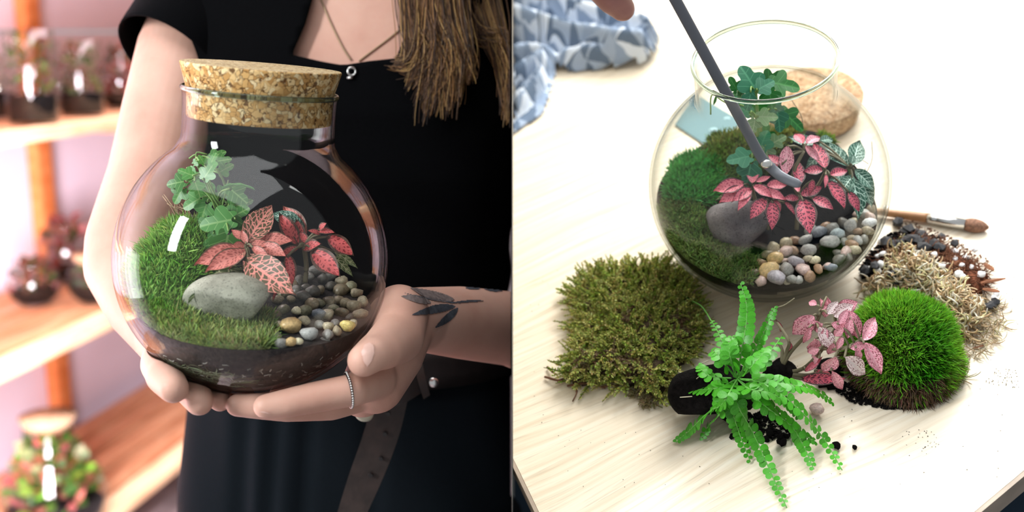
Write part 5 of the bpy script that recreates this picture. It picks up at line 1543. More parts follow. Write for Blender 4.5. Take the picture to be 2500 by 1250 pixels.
# ------------------------------------------------------------------ spare cork and teal card behind the jar
cc = tpt(1985, 292, 0.0)
V, F = lathe([(0.0004, 0.001), (0.042, 0.001), (0.0435, 0.002), (0.048, 0.024), (0.047, 0.0255), (0.0004, 0.0255)], 72)
o = build('cork_stopper', V, F, M['cork_pale'], frame=T @ Matrix.Translation((cc.x, cc.y + 0.006, 0)), at=T @ Matrix.Translation((cc.x, cc.y + 0.006, 0)))
tag(o, 'loose cork stopper lying on the table behind the open jar', 'cork')
cpts = [Vector((*tp2(a, b), 0)) for a, b in ((1700, 232), (1652, 306), (1745, 372), (1800, 330), (1790, 268), (1740, 290))]
cpts = [Vector((*tp2(a, b), 0)) for a, b in ((1697, 232), (1648, 308), (1742, 370), (1810, 300))]
V, F = prism(cpts, 0.0008, 0.0022)
if (cpts[1] - cpts[0]).cross(cpts[2] - cpts[0]).z < 0: F = [tuple(reversed(f)) for f in F]
M['card'] = plain('teal_card', (0.14, 0.26, 0.29), 0.6, 0.3)
o = build('paper_card', V, F, M['card'], frame=T, smooth=False); tag(o, 'teal grey card lying on the table behind the open jar', 'card')
M['print'] = plain('pale_print', (0.45, 0.68, 0.75), 0.6)
for q in ((1742, 318, 14), (1775, 290, 11)):
    Vp, Fp = [], []
    c0 = tpt(q[0], q[1], 0.0026)
    for i in range(9):
        a = i * math.pi / 9
        r = q[2] * dR / F_PX
        dx, dy = math.cos(a), math.sin(a)
        k = len(Vp)
        Vp += [(c0.x + dx * r * .25 - dy * .0004, c0.y + dy * r * .25 + dx * .0004, 0.0025), (c0.x + dx * r - dy * .0004, c0.y + dy * r + dx * .0004, 0.0025), (c0.x + dx * r + dy * .0004, c0.y + dy * r - dx * .0004, 0.0025), (c0.x + dx * r * .25 + dy * .0004, c0.y + dy * r * .25 - dx * .0004, 0.0025)]
        Fp.append((k, k + 3, k + 2, k + 1))
    build('leaf_emblem', Vp, Fp, M['print'], frame=T, parent=o, smooth=False)

# ------------------------------------------------------------------ paint brush
def tl(px, py, h): return T @ tpt(px, py, h)
br = empty('paint_brush', tl(2290, 537, 0.0), 'wooden paint brush with steel ferrule lying at the right of the jar', 'brush')
bz_ = 0.0052
a0, a1, a2, a3 = (tl(2120, 514, bz_), tl(2264, 532, bz_), tl(2356, 548, bz_), tl(2414, 556, bz_ - 0.001))
a00 = a0 + (a0 - a1) * 0.4
M['brush_wood'] = plain('brush_handle', (0.42, 0.21, 0.09), 0.45, var=0.2, scale=40)
M['bristle'] = plain('brush_bristle', (0.26, 0.13, 0.08), 0.8, var=0.4, scale=500, bump=0.6)
V, F = tube(spline([a00, a0, a0 + (a1 - a0) * .6, a1], 20), np.interp(np.linspace(0, 1, 20), [0, 0.3, 0.7, 1], [0.0012, 0.0026, 0.0040, 0.0042]), 14); build('handle', V, F, M['brush_wood'], parent=br)
V, F = tube([a1, a1 + (a2 - a1) * .2, a1 + (a2 - a1) * .24, a1 + (a2 - a1) * .28, a1 + (a2 - a1) * .5, a2], [0.0044, 0.0045, 0.0040, 0.0045, 0.0046, 0.0048], 18); fe = build('ferrule', V, F, M['silver'], parent=br)
V, F = tube(spline([a2, a2 + (a3 - a2) * .5, a3], 8), [0.0047, 0.0056, 0.0060, 0.0060, 0.0056, 0.0048, 0.0034, 0.001], 16); build('bristles', V, F, M['bristle'], parent=br)['kind'] = 'stuff'

# ------------------------------------------------------------------ sheet moss at the left
def lay(pts, h=0.0): return [tp2(a, b, h) for a, b in pts]
def mat_body(poly, h, name, mat, parent=None, rough=0.3, st=0.0035, edge=0.012, seed=4, **kw):
    """lumpy flat body over a table polygon"""
    q = np.array(poly); lo, hi = q.min(0), q.max(0)
    xs, ys = np.arange(lo[0], hi[0] + st, st), np.arange(lo[1], hi[1] + st, st)
    P = np.stack(np.meshgrid(xs, ys, indexing='ij'), -1).reshape(-1, 2)
    ins = inpoly(P, q); e = edgedist(P, q)
    H = h * np.clip(e / edge, 0.05, 1) ** 0.6 * (1 + rough * snoise(P, 160, seed))
    ny = len(ys)
    F = np.array([(a, a + ny, a + ny + 1, a + 1) for i in range(len(xs) - 1) for a in range(i * ny, i * ny + ny - 1) if ins[a] and ins[a + ny] and ins[a + ny + 1] and ins[a + 1]])
    n = len(P)
    Vt = np.concatenate([P, H[:, None]], 1); Vb = np.concatenate([P, np.full((n, 1), 0.0006)], 1)
    Ft = F; Fb = F[:, ::-1] + n
    cnt = {}
    for f in F:
        for a, b in zip(f, np.roll(f, -1)): cnt[(a, b)] = 1
    side = np.array([(b, a, a + n, b + n) for (a, b) in cnt if (b, a) not in cnt])
    return build(name, np.concatenate([Vt, Vb]), np.concatenate([Ft, Fb, side]), mat, frame=T, parent=parent, **kw), (lambda p: h * np.clip(edgedist(p, q) / edge, 0.05, 1) ** 0.6)
def sprigs(P, dirs, L, nl, ll, lw, c0, c1, var=0.3):
    """feathery shoots: a thin axis with leaflets on both sides; points in table coordinates"""
    n = len(P)
    d = unit(dirs); s = unit(np.cross(d, np.array([0.1, 0.2, 1.0]) + 0.5 * rng.normal(size=(n, 3))))
    L = np.broadcast_to(L, (n,)) * rng.uniform(0.6, 1.25, n)
    sag = np.array([0, 0, -0.35])
    bb, nn, q0, q1, ll_ = [], [], [], [], []
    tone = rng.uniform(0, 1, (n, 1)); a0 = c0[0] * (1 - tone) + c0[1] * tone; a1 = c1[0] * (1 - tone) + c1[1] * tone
    for k in range(nl):
        u = (k + 0.5) / nl
        pos = P + d * (L * u)[:, None] + sag * (L * u * u * 0.4)[:, None]
        for sg in (-1, 1):
            bb.append(pos); nn.append(unit(s * sg + d * 0.75)); q0.append(a0); q1.append(a1); ll_.append(np.full(n, ll * (1.05 - 0.75 * u)))
    V1, F1, C1 = blades(np.concatenate(bb), np.concatenate(nn), np.concatenate(ll_), lw, 0.18, 0.1, np.concatenate(q0), np.concatenate(q1), var)
    path = np.stack([P + d * (L * u)[:, None] + sag * (L * u * u * 0.4)[:, None] for u in np.linspace(0, 1.05, 4)], 1)
    V1[:, 2] = np.maximum(V1[:, 2], 0.0007)
    path[:, :, 2] = np.maximum(path[:, :, 2], 0.0013)
    V2, F2, C2_ = ribbon(path, lw * 0.42, a0 * 1.1, 0.2)
    F2 = np.concatenate([F2[:, [0, 1, 2]], F2[:, [0, 2, 3]]])
    return cat((V1, F1, C1), (V2, F2, C2_))
SH = [(1392, 705), (1430, 668), (1490, 650), (1560, 640), (1640, 640), (1672, 670), (1700, 730), (1706, 790), (1690, 850), (1650, 890), (1640, 930), (1600, 958), (1550, 935), (1480, 915), (1420, 922), (1372, 912), (1398, 850), (1412, 790), (1396, 740)]
shp_ = lay(SH, 0.012)
sheet = empty('sheet_moss', T @ Matrix.Translation((*np.array(shp_).mean(0), 0)), 'ragged mat of olive feathery sheet moss left of the open jar', 'moss')
M['humus'] = plain('brown_humus', (0.060, 0.040, 0.026), 0.9, 0.15, var=0.6, scale=200, bump=0.9)
_, hf = mat_body(shp_, 0.013, 'humus_layer', M['humus'], sheet)
P = sample_poly(shp_, 1150); z = hf(P)
ctr = np.array(shp_).mean(0)
out = np.concatenate([unit(P - ctr) * np.clip(1.3 - edgedist(P, np.array(shp_)) / 0.03, 0.25, 1.2)[:, None], np.zeros((len(P), 1))], 1)
dirs = out + rng.normal(size=out.shape) * 0.7; dirs[:, 2] = np.abs(rng.normal(size=len(P))) * 0.7 + 0.25
tone = snoise(P, 70, 8)
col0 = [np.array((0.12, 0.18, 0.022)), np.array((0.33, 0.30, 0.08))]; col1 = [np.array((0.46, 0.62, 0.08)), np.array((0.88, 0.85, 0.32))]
V, F, C = sprigs(np.concatenate([P, z[:, None]], 1), dirs, 0.0185, 10, 0.0044, 0.0014, col0, col1)
sel = np.arange(len(P))[tone < -0.55]
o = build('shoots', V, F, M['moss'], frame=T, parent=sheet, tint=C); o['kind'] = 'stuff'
# brown dead shoots and twigs at its front edge
fr_ = np.array([tp2(*q) for q in [(1380, 912), (1420, 920), (1480, 918), (1540, 935), (1600, 955), (1560, 900), (1460, 890)]])
P = np.concatenate([sample_poly(fr_, 110), sample_poly(np.array(lay([(1640, 800), (1700, 780), (1695, 850), (1650, 860)])), 70), sample_poly(np.array(lay([(1520, 760), (1580, 740), (1570, 790), (1530, 800)], 0.015)), 30)])
V, F, C = sprigs(np.concatenate([P, hf(P)[:, None] + 0.004], 1), rng.normal(size=(len(P), 3)) * (1, 1, 0.35) + (-0.2, -0.5, 0.1), 0.012, 8, 0.003, 0.0009, [np.array((0.10, 0.055, 0.03)), np.array((0.22, 0.16, 0.09))], [np.array((0.18, 0.09, 0.04)), np.array((0.36, 0.27, 0.15))])
o = build('dead_shoots', V, F, M['moss'], frame=T, parent=sheet, tint=C); o['kind'] = 'stuff'; o['label'] = 'brown dried shoots'
M['twig'] = plain('brown_twig', (0.15, 0.07, 0.04), 0.8, 0.2, var=0.4, scale=80)
for q in ([(1336, 896), (1352, 910), (1362, 918)], [(1330, 920), (1370, 930), (1420, 928)], [(1385, 942), (1430, 936), (1478, 948)], [(1400, 940), (1408, 958), (1398, 980)], [(1360, 930), (1395, 922), (1450, 930)], [(1470, 945), (1500, 940), (1530, 955)], [(1660, 838), (1690, 842), (1720, 846)]):
    V, F = tube(spline([tl(a, b, 0.002 + 0.002 * (i == 1)) for i, (a, b) in enumerate(q)], 8), [0.0010] * 4 + [0.0006] * 4, 6); build('twig', V, F, M['twig'], parent=sheet)
Pd = sample_poly(np.array(lay([(1540, 950), (1580, 945), (1620, 960), (1612, 985), (1572, 1000), (1550, 975)])), 90)
V, F, C = sprigs(np.concatenate([Pd, np.full((90, 1), 0.003)], 1), rng.normal(size=(90, 3)) * (1, 1, .3) + (0, -0.3, 0.2), 0.009, 7, 0.0028, 0.0008, [np.array((0.14, 0.12, 0.03)), np.array((0.34, 0.26, 0.15))], [np.array((0.26, 0.24, 0.07)), np.array((0.46, 0.38, 0.24))])
o = build('loose_shoots', V, F, M['moss'], frame=T, parent=sheet, tint=C); o['kind'] = 'stuff'

# ------------------------------------------------------------------ cushion moss
cu = tpt(2198, 886, 0.0); cu = Vector((cu.x, cu.y, 0))
CUF = T @ Matrix.Translation(cu)
cush = empty('cushion_moss', CUF, 'domed bright green cushion moss at the right front of the table', 'moss')
RX, RY, RZ = 0.0365, 0.041, 0.046
def dome(dx):
    """unit directions (n,3) -> surface point"""
    k = 1 + 0.05 * snoise(dx, 3.0, 9) + 0.03 * snoise(dx, 8.0, 10)
    p = dx * np.array([RX, RY, RZ]) * k[:, None]
    p[:, 2] += 0.006
    return p
bm = bmesh.new(); bmesh.ops.create_icosphere(bm, subdivisions=4, radius=1.0); V, F = bmarr(bm); bm.free()
V = dome(np.array([list(v) for v in V])); V[:, 2] = np.maximum(V[:, 2], 0.0008)
build('soil_core', V, F, M['humus'], frame=CUF, parent=cush)
d = unit(rng.normal(size=(26000, 3))); d = d[d[:, 2] > -0.05]
d = d[(d[:, 2] > 0.24 - 0.14 * d[:, 1]) | (rng.random(len(d)) < 0.12) | (d[:, 0] > 0.55)]
P = dome(d); N_ = unit(d / np.array([RX, RY, RZ]) + 0)
N_ = unit(N_ + np.array([0, 0, 0.35]))
tn = (0.5 + 0.5 * snoise(P, 120, 11))[:, None]
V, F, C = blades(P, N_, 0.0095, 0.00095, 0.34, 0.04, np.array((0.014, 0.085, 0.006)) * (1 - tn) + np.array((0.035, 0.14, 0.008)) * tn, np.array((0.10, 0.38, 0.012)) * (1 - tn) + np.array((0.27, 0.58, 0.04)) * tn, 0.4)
V[:, 2] = np.maximum(V[:, 2], 0.0006)
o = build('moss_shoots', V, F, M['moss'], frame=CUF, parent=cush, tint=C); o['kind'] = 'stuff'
a = rng.uniform(0, 6.283, 4600); d = np.stack([np.cos(a), np.sin(a), rng.uniform(-0.12, 0.40, len(a))], 1); d = d[(d[:, 1] < 0.3)]
P = dome(unit(d)); P[:, 2] = np.maximum(P[:, 2], 0.001)
V, F, C = blades(P, unit(d + np.array((0, 0, -0.15))), 0.0085, 0.0009, 0.5, 0.25, (0.045, 0.025, 0.015), (0.17, 0.105, 0.06), 0.5)
V[:, 2] = np.maximum(V[:, 2], 0.0006)
o = build('brown_underside', V, F, M['moss'], frame=CUF, parent=cush, tint=C); o['kind'] = 'stuff'; o['label'] = 'dead brown moss skirt'
for q in ((2150, 1180), (2070, 985), (2250, 988), (2180, 990)):
    pass
Pb = sample_poly(np.array(lay([(2040, 925), (2090, 945), (2160, 985), (2260, 985), (2290, 970), (2250, 1000), (2160, 1000), (2080, 985), (2035, 950)])), 420)
Vc, Fc = [], []
def crumbs(P, sz, seed=0):
    """little irregular lumps; P in table coordinates with z"""
    base = np.array([(1, 0, 0), (-1, 0, 0), (0, 1, 0), (0, -1, 0), (0, 0, 1), (0, 0, -1)], dtype=float)
    tri = np.array([(0, 2, 4), (2, 1, 4), (1, 3, 4), (3, 0, 4), (2, 0, 5), (1, 2, 5), (3, 1, 5), (0, 3, 5)])
    n = len(P); s = np.broadcast_to(sz, (n,))[:, None, None] * rng.uniform(0.4, 1.3, (n, 6, 1))
    V = P[:, None, :] + base[None] * s * np.array([1, 1, 0.7])
    ang = rng.uniform(0, 6.28, n); c, s2 = np.cos(ang)[:, None], np.sin(ang)[:, None]
    dx, dy = V[..., 0] - P[:, None, 0], V[..., 1] - P[:, None, 1]
    V[..., 0], V[..., 1] = P[:, None, 0] + dx * c - dy * s2, P[:, None, 1] + dx * s2 + dy * c
    V[..., 2] = np.maximum(V[..., 2], 0.0005)
    return V.reshape(-1, 3), (tri[None] + (np.arange(n) * 6)[:, None, None]).reshape(-1, 3)
V, F = crumbs(np.concatenate([Pb, np.full((len(Pb), 1), 0.001)], 1), 0.0015)
o = build('soil_crumbs', V, F, M['black_soil'], frame=T, smooth=False); tag(o, 'black soil crumbs spilled along the front of the green cushion moss', 'soil', None, 'stuff')

# ------------------------------------------------------------------ fern with its dark root ball
fb = tpt(1690, 960, 0.0)
fern = empty('button_fern', T @ Matrix.Translation((fb.x, fb.y, 0)), 'bright green button fern with its dark root ball lying in front', 'fern')
V_, F_ = stone(21, 4, 0.05, 2.0)
p0, p1 = tpt(1668, 962, 0.024), tpt(1812, 948, 0.022)
ax = (p1 - p0).normalized(); yv = Vector((0, 0, 1)).cross(ax).normalized(); zv = ax.cross(yv)
mm = Matrix((ax, yv, zv)).transposed().to_4x4(); mm.translation = (p0 + p1) / 2
Vr = np.array(V_); Vr = np.sign(Vr) * np.abs(Vr) ** np.array((0.88, 1.0, 1.0))
build('root_ball', Vr * np.array(((p1 - p0).length / 2 + 0.012, 0.0235, 0.0230)), F_, M['black_soil'], frame=T @ mm, parent=fern)
def rleaf():
    V, F, UV = [(0, 0, 0)], [], [(0, .5)]
    n = 12
    for i in range(n):
        a = 2 * math.pi * i / n
        x, y = 0.5 * math.sin(a) * (0.92 + 0.06 * math.cos(3 * a)), 0.5 - 0.5 * math.cos(a)
        V.append((x, y, 0.10 * abs(x) - 0.16 * y * y)); UV.append((y, 0.5 + x))
    V[0] = (0, 0.5, 0); UV[0] = (0.5, 0.5)
    for i in range(n): F.append((0, 1 + (i + 1) % n, 1 + i))
    F = [tuple(reversed(f)) for f in F]
    return V, F, UV
RV, RF, RUV = rleaf()
RLEAF = mesh_data('leaflet', RV, RF, M['fern'], uv=RUV)
crown = tpt(1800, 925, 0.045)
nlf = [0]
M['stem_pale'] = plain('pale_root', (0.45, 0.42, 0.30), 0.7)
def frond(pts, n, size, mid_h=None):
    """pts: (px, py, height) from crown to tip"""
    C = spline([tpt(*q) for q in pts], 60)
    V, F = tube(C, np.linspace(0.0008, 0.0004, 60), 6)
    fr0 = build('frond', V, F, M['fern_stem'], frame=T, parent=fern)
    Tg = unit(np.gradient(C, axis=0))
    VV, FF, UU = [], [], []
    for k in range(n):
        u = 0.14 + 0.86 * (k + 0.5) / n
        i = min(59, int(u * 59)); c = Vector(C[i]); tg = Vector(Tg[i])
        side = tg.cross(Vector((0, 0, 1))); side = side.normalized() if side.length > 0.05 else Vector((1, 0, 0))
        up = side.cross(tg).normalized()
        if up.z < 0: up = -up
        s = 0.92 * size * (1.0 - 0.62 * max(0, (u - 0.35) / 0.65) ** 1.6) * (0.75 + 0.25 * min(1, u * 4))
        for sg in (-1, 1):
            dr = (side * sg + tg * 0.30 + up * rnd.uniform(-0.1, 0.25)).normalized()
            nn = (up + tg * rnd.uniform(-0.2, 0.2) + side * rnd.uniform(-0.25, 0.25)); nn = (nn - dr * nn.dot(dr)).normalized()
            x = dr.cross(nn)
            m_ = Matrix((x * s * 1.0, dr * s, nn * s)).transposed().to_4x4()
            m_.translation = c + tg * (0.0012 * sg) + Vector((0, 0, 0.0004))
            for r_ in range(8):
                zt = (m_ @ Vector((0, 1, -0.16))).z
                if zt > 0.0008: break
                m_.translation.z += 0.0012
            if nlf[0] < 300 and s > size * 0.52:
                inst('leaflet', RLEAF, T @ m_, fr0); nlf[0] += 1
            else:
                kk = len(VV); VV += list(xf(m_, RV)); FF += [tuple(q + kk for q in f) for f in RF]; UU += RUV
    if VV:
        o_ = build('tip_leaflets', VV, FF, M['fern'], frame=T, parent=fr0, uv=UU); o_['kind'] = 'stuff'
K = (1800, 925, 0.040)
FR = [([K, (1800, 985, 0.045), (1840, 1060, 0.020), (1880, 1150, 0.006), (1921, 1240, 0.002)], 21, 0.0080),
      ([K, (1870, 940, 0.050), (1950, 1000, 0.035), (2010, 1070, 0.010), (2056, 1148, 0.002)], 19, 0.0075),
      ([K, (1860, 985, 0.045), (1930, 1040, 0.024), (1962, 1090, 0.010), (1987, 1146, 0.003)], 16, 0.0082),
      ([K, (1870, 930, 0.045), (1930, 940, 0.042), (1990, 955, 0.030), (2035, 985, 0.016)], 16, 0.0085),
      ([K, (1810, 860, 0.062), (1822, 790, 0.078), (1822, 740, 0.088), (1808, 692, 0.096)], 15, 0.0078),
      ([K, (1840, 860, 0.055), (1862, 820, 0.066), (1880, 780, 0.074), (1893, 748, 0.080)], 12, 0.0058),
      ([K, (1850, 890, 0.045), (1880, 860, 0.045), (1910, 820, 0.040)], 8, 0.0085),
      ([K, (1770, 850, 0.055), (1752, 810, 0.055), (1736, 782, 0.05)], 8, 0.0058),
      ([K, (1760, 945, 0.050), (1710, 952, 0.040), (1665, 948, 0.030)], 11, 0.0088),
      ([K, (1760, 980, 0.045), (1715, 1020, 0.022), (1680, 1055, 0.008), (1650, 1080, 0.003)], 14, 0.0078),
      ([K, (1765, 1000, 0.035), (1730, 1040, 0.012), (1715, 1075, 0.003)], 9, 0.0066),
      ([K, (1790, 1000, 0.030), (1806, 1060, 0.012), (1832, 1128, 0.002)], 13, 0.0072),
      ([K, (1770, 890, 0.060), (1745, 860, 0.062), (1728, 866, 0.055)], 8, 0.0078),
      ([K, (1830, 900, 0.062), (1858, 870, 0.066), (1872, 850, 0.064)], 9, 0.0085),
      ([K, (1785, 880, 0.066), (1780, 845, 0.072), (1790, 820, 0.070)], 9, 0.0085),
      ([K, (1740, 920, 0.05), (1715, 905, 0.05), (1705, 890, 0.048)], 8, 0.0070),
      ([K, (1830, 950, 0.058), (1880, 960, 0.052), (1920, 985, 0.040), (1950, 1020, 0.028)], 12, 0.0085),
      ([K, (1780, 960, 0.058), (1760, 990, 0.050), (1735, 1000, 0.040)], 9, 0.0080),
      ([K, (1850, 965, 0.045), (1900, 1010, 0.030), (1960, 1060, 0.014), (1992, 1080, 0.008)], 13, 0.0075)]
for q in FR: frond(*q)
V, F = tube(spline([tl(1740, 790, 0.05), tl(1715, 750, 0.035), tl(1690, 735, 0.02), tl(1668, 724, 0.012)], 14), 0.0006, 6); build('tendril', V, F, M['fern_stem'], parent=fern)
V, F = tube(spline([tl(1893, 752, 0.079), tl(1915, 745, 0.078), tl(1940, 728, 0.082)], 14), 0.0005, 6); build('tendril', V, F, M['straw_stem'] if 'straw_stem' in M else M['stem_red'], parent=fern)
for q in ((1700, 893, 1730, 880), (1660, 970, 1690, 968), (1700, 925, 1712, 915)):
    V, F = tube([tl(q[0], q[1], 0.046), tl(q[2], q[3], 0.047)], 0.00035, 5); build('root', V, F, M['stem_pale'], parent=fern)

# ------------------------------------------------------------------ loose pink plant lying beside the fern
pk = tpt(1912, 905, 0.0)
pink = empty('pink_plant', T @ Matrix.Translation((pk.x, pk.y, 0)), 'uprooted pink speckled plant lying between the fern and green cushion moss', 'plant')
V_, F_ = stone(31, 3, 0.16, 2.6)
build('root_ball', V_ * np.array((0.014, 0.012, 0.011)), F_, M['black_soil'], frame=T @ Matrix.Translation(tpt(1902, 905, 0.0135)), parent=pink)
PSTEM = []
for q in ([(1905, 910, .014), (1960, 900, .02), (2010, 850, .04), (2040, 800, .055)], [(1905, 905, .014), (1930, 860, .03), (1985, 800, .05), (2005, 760, .06)], [(1905, 905, .014), (1920, 860, .03), (1925, 830, .04), (1890, 778, .045)], [(1905, 910, .014), (1910, 860, .025), (1900, 835, .03)],
          [(1905, 912, .014), (1980, 915, .018), (2030, 890, .03)], [(1905, 912, .014), (1960, 925, .014), (2010, 930, .018)], [(2010, 850, .04), (2060, 850, .05), (2100, 830, .056)]):
    V, F = tube(spline([tl(*p) for p in q], 16), np.linspace(0.0017, 0.0011, 16), 8); build('stem', V, F, M['stem_pink'] if 'stem_pink' in M else M['stem_red'], parent=pink)
    PSTEM.extend([Vector(T @ Vector(p)) for p in spline([tpt(*p) for p in q], 24)])
def tleaf(kind, k, b, t_, w_, hint=None):
    t_ = tuple(q + (p - q) * 1.3 for p, q in zip(t_, b)); w_ = w_ * 1.3
    bw = tl(*b); nr = min(PSTEM, key=lambda p: (p - bw).length)
    if (nr - bw).length > 0.0015:
        V, F = tube(spline([nr, (nr + bw) / 2 + TN * 0.002, bw], 7), 0.0009, 6); build('petiole', V, F, M['stem_red'], parent=pink)
    leaf_at(fl(kind, k), bw, tl(*t_), hint or (TOCAM + TN * 0.15 + RGT * rnd.uniform(-0.2, 0.2)), w_, pink)
for row in (('fit_blush', 2, (2000, 760, .062), (2020, 722, .060), .45), ('fit_blush', 2, (2018, 725, .064), (2018, 775, .050), .7), ('fit_blush', 1, (1985, 770, .060), (1945, 812, .050), .85), ('fit_blush', 1, (2040, 760, .066), (2086, 742, .070), .8), ('fit_cream', 1, (2035, 770, .066), (2075, 750, .072), .8),
            ('fit_blush', 1, (2070, 760, .070), (2098, 815, .060), .6), ('fit_blush', 1, (2052, 780, .068), (2084, 812, .062), .75), ('fit_cream', 1, (1998, 800, .060), (2034, 845, .050), .62), ('fit_blush', 2, (1990, 825, .055), (1986, 862, .040), .85), ('fit_blush', 2, (2035, 835, .052), (2028, 868, .042), .8),
            ('fit_blush', 1, (2105, 830, .060), (2138, 782, .066), .62), ('fit_cream', 1, (2062, 872, .056), (2112, 910, .042), .62), ('fit_blush', 1, (2110, 838, .060), (2152, 900, .046), .55), ('fit_blush', 1, (2040, 870, .048), (2015, 908, .034), .75), ('fit_blush', 1, (2030, 905, .036), (2057, 950, .020), .42),
            ('fit_blush', 2, (2055, 820, .060), (2048, 850, .054), .7), ('fit_blush', 1, (2075, 850, .058), (2112, 842, .058), .6), ('fit_rose', 2, (1960, 925, .020), (2035, 925, .030), .45), ('fit_blush', 2, (2000, 875, .040), (1975, 880, .032), .7), ('fit_blush', 1, (2010, 790, .060), (1980, 802, .05), .7),
            ('fit_blush', 2, (2060, 800, .066), (2035, 822, .058), .7), ('fit_blush', 1, (2030, 790, .066), (2062, 800, .064), .7), ('fit_blush', 1, (1995, 745, .064), (1975, 735, .062), .6),
            ('fit_blush', 0, (2048, 790, .070), (2066, 762, .076), .7), ('fit_blush', 2, (2015, 800, .060), (2010, 835, .052), .7), ('fit_cream', 1, (2020, 765, .068), (2042, 742, .074), .8), ('fit_blush', 2, (2075, 775, .072), (2072, 822, .062), .6),
            ('fit_blush', 1, (2000, 850, .048), (1972, 862, .040), .6), ('fit_blush', 2, (1975, 800, .058), (1968, 838, .048), .6), ('fit_pink', 2, (1990, 905, .024), (2030, 915, .020), .5), ('fit_pink', 1, (1965, 905, .022), (2000, 880, .030), .4), ('fit_blush', 1, (2090, 850, .058), (2100, 880, .050), .6)):
    tleaf(*row)
for b, t_ in (((1892, 780, .046), (1918, 815, .030)), ((1925, 830, .04), (1935, 872, .02))): tleaf('fit_pink', 2, b, t_, 0.22)
o = mat_body(lay([(1985, 880), (2030, 860), (2070, 900), (2050, 950), (1990, 945)], 0.004), 0.008, 'soil_clump', M['black_soil'], None, 0.5, 0.003, 0.008)[0]
tag(o, 'black clump of loose soil under the pink plant', 'soil', None, 'stuff')

# ------------------------------------------------------------------ substrate heap behind the cushion moss
heap_p = lay([(2110, 650), (2160, 610), (2220, 570), (2300, 600), (2370, 640), (2420, 680), (2400, 720), (2340, 740), (2280, 720), (2200, 690), (2150, 680)])
o, hc = mat_body(heap_p, 0.012, 'bark_mulch', M['coir'] if 'coir' in M else plain('red_coir', (0.17, 0.060, 0.032), 0.9, 0.1, var=0.6, scale=220, bump=0.9), None, 0.45, 0.003, 0.02)
tag(o, 'heap of reddish brown coir and bark behind the dry moss', 'coir', None, 'stuff')
Ph = sample_poly(np.array(heap_p), 1500)
V, F, C = strands(np.concatenate([Ph, hc(Ph)[:, None]], 1), rng.normal(size=(1500, 3)) * (1, 1, 0.25), 0.011, 3, 0.00035, 0.15, np.array([(0.20, 0.075, 0.04), (0.28, 0.12, 0.06), (0.10, 0.04, 0.02)])[rng.integers(0, 3, 1500)], 0.0008)
f_ = build('fibres', V, F, M['straw'], frame=T, parent=o, tint=C); f_['kind'] = 'stuff'
SP = lay([(2120, 715), (2175, 680), (2190, 630), (2215, 615), (2235, 640), (2270, 670), (2310, 700), (2360, 740), (2385, 775), (2375, 800), (2340, 830), (2330, 800), (2290, 730), (2200, 700), (2140, 725)])
SPB = lay([(2180, 695), (2195, 665), (2218, 645), (2245, 660), (2285, 690), (2340, 740), (2365, 780), (2335, 795), (2280, 725), (2220, 700)])
o, hs = mat_body(SPB, 0.016, 'dried_moss', plain('straw_core', (0.36, 0.26, 0.15), 0.9, 0.1, var=0.5, scale=200, bump=0.9), None, 0.45, 0.003, 0.018)
tag(o, 'tangled pale straw-coloured dried sphagnum behind the green cushion moss', 'dried moss', None, 'stuff')
Ps = sample_poly(np.array(SP), 1700); zs = np.where(inpoly(Ps, SPB), hs(Ps), 0.002) + rng.uniform(0, 0.007, len(Ps))
pal = np.array([(0.76, 0.58, 0.36), (0.84, 0.74, 0.54), (0.60, 0.42, 0.24), (0.72, 0.66, 0.36), (0.88, 0.84, 0.72)])
V, F, C = strands(np.concatenate([Ps, zs[:, None]], 1), rng.normal(size=(len(Ps), 3)) * (1, 1, 0.5), 0.018, 8, 0.0008, 0.36, pal[rng.integers(0, 5, len(Ps))], 0.001, 0.25)
f_ = build('strands', V, F, M['straw'], frame=T, parent=o, tint=C); f_['kind'] = 'stuff'
Pf = np.concatenate([sample_poly(np.array(lay([(2360, 820), (2400, 790), (2450, 790), (2430, 850), (2370, 850)])), 80), sample_poly(np.array(lay([(2330, 850), (2400, 845), (2380, 880), (2340, 880)])), 30), sample_poly(np.array(lay([(2400, 740), (2445, 745), (2440, 770), (2410, 765)])), 30), sample_poly(np.array(lay([(2330, 915), (2360, 920), (2345, 935)])), 14)])
V, F, C = strands(np.concatenate([Pf, np.full((len(Pf), 1), 0.0015)], 1), rng.normal(size=(len(Pf), 3)) * (1, 1, 0.2), 0.013, 7, 0.0004, 0.3, pal[rng.integers(0, 4, len(Pf))] * 0.75, 0.0008)
f_ = build('stray_strands', V, F, M['straw'], frame=T, parent=o, tint=C); f_['kind'] = 'stuff'
M['perlite'] = plain('perlite', (0.80, 0.80, 0.80), 0.8, 0.2, var=0.1, scale=200)
M['charcoal'] = plain('charcoal', (0.013, 0.014, 0.018), 0.55, 0.5, var=0.4, scale=100)
PERL = [mesh_data('perlite_bead', *stone(60 + i, 2, 0.14), M['perlite']) for i in range(4)]
CHAR = [mesh_data('charcoal_chunk', *stone(80 + i, 1, 0.25), M['charcoal'], smooth=False) for i in range(4)]
HEAPA = [(2410, 556, 'the brush bristles'), (2300, 536, 'the brush ferrule'), (2440, 655, 'the reddish bark chip'), (2455, 690, 'the dark splinter'), (2210, 830, 'the green cushion moss'), (2330, 660, 'the pale splinter'), (2150, 600, 'the right side of the jar'), (1800, 960, 'the fern crown'), (1921, 1240, 'the longest fern tip'), (1690, 960, 'the root ball')]
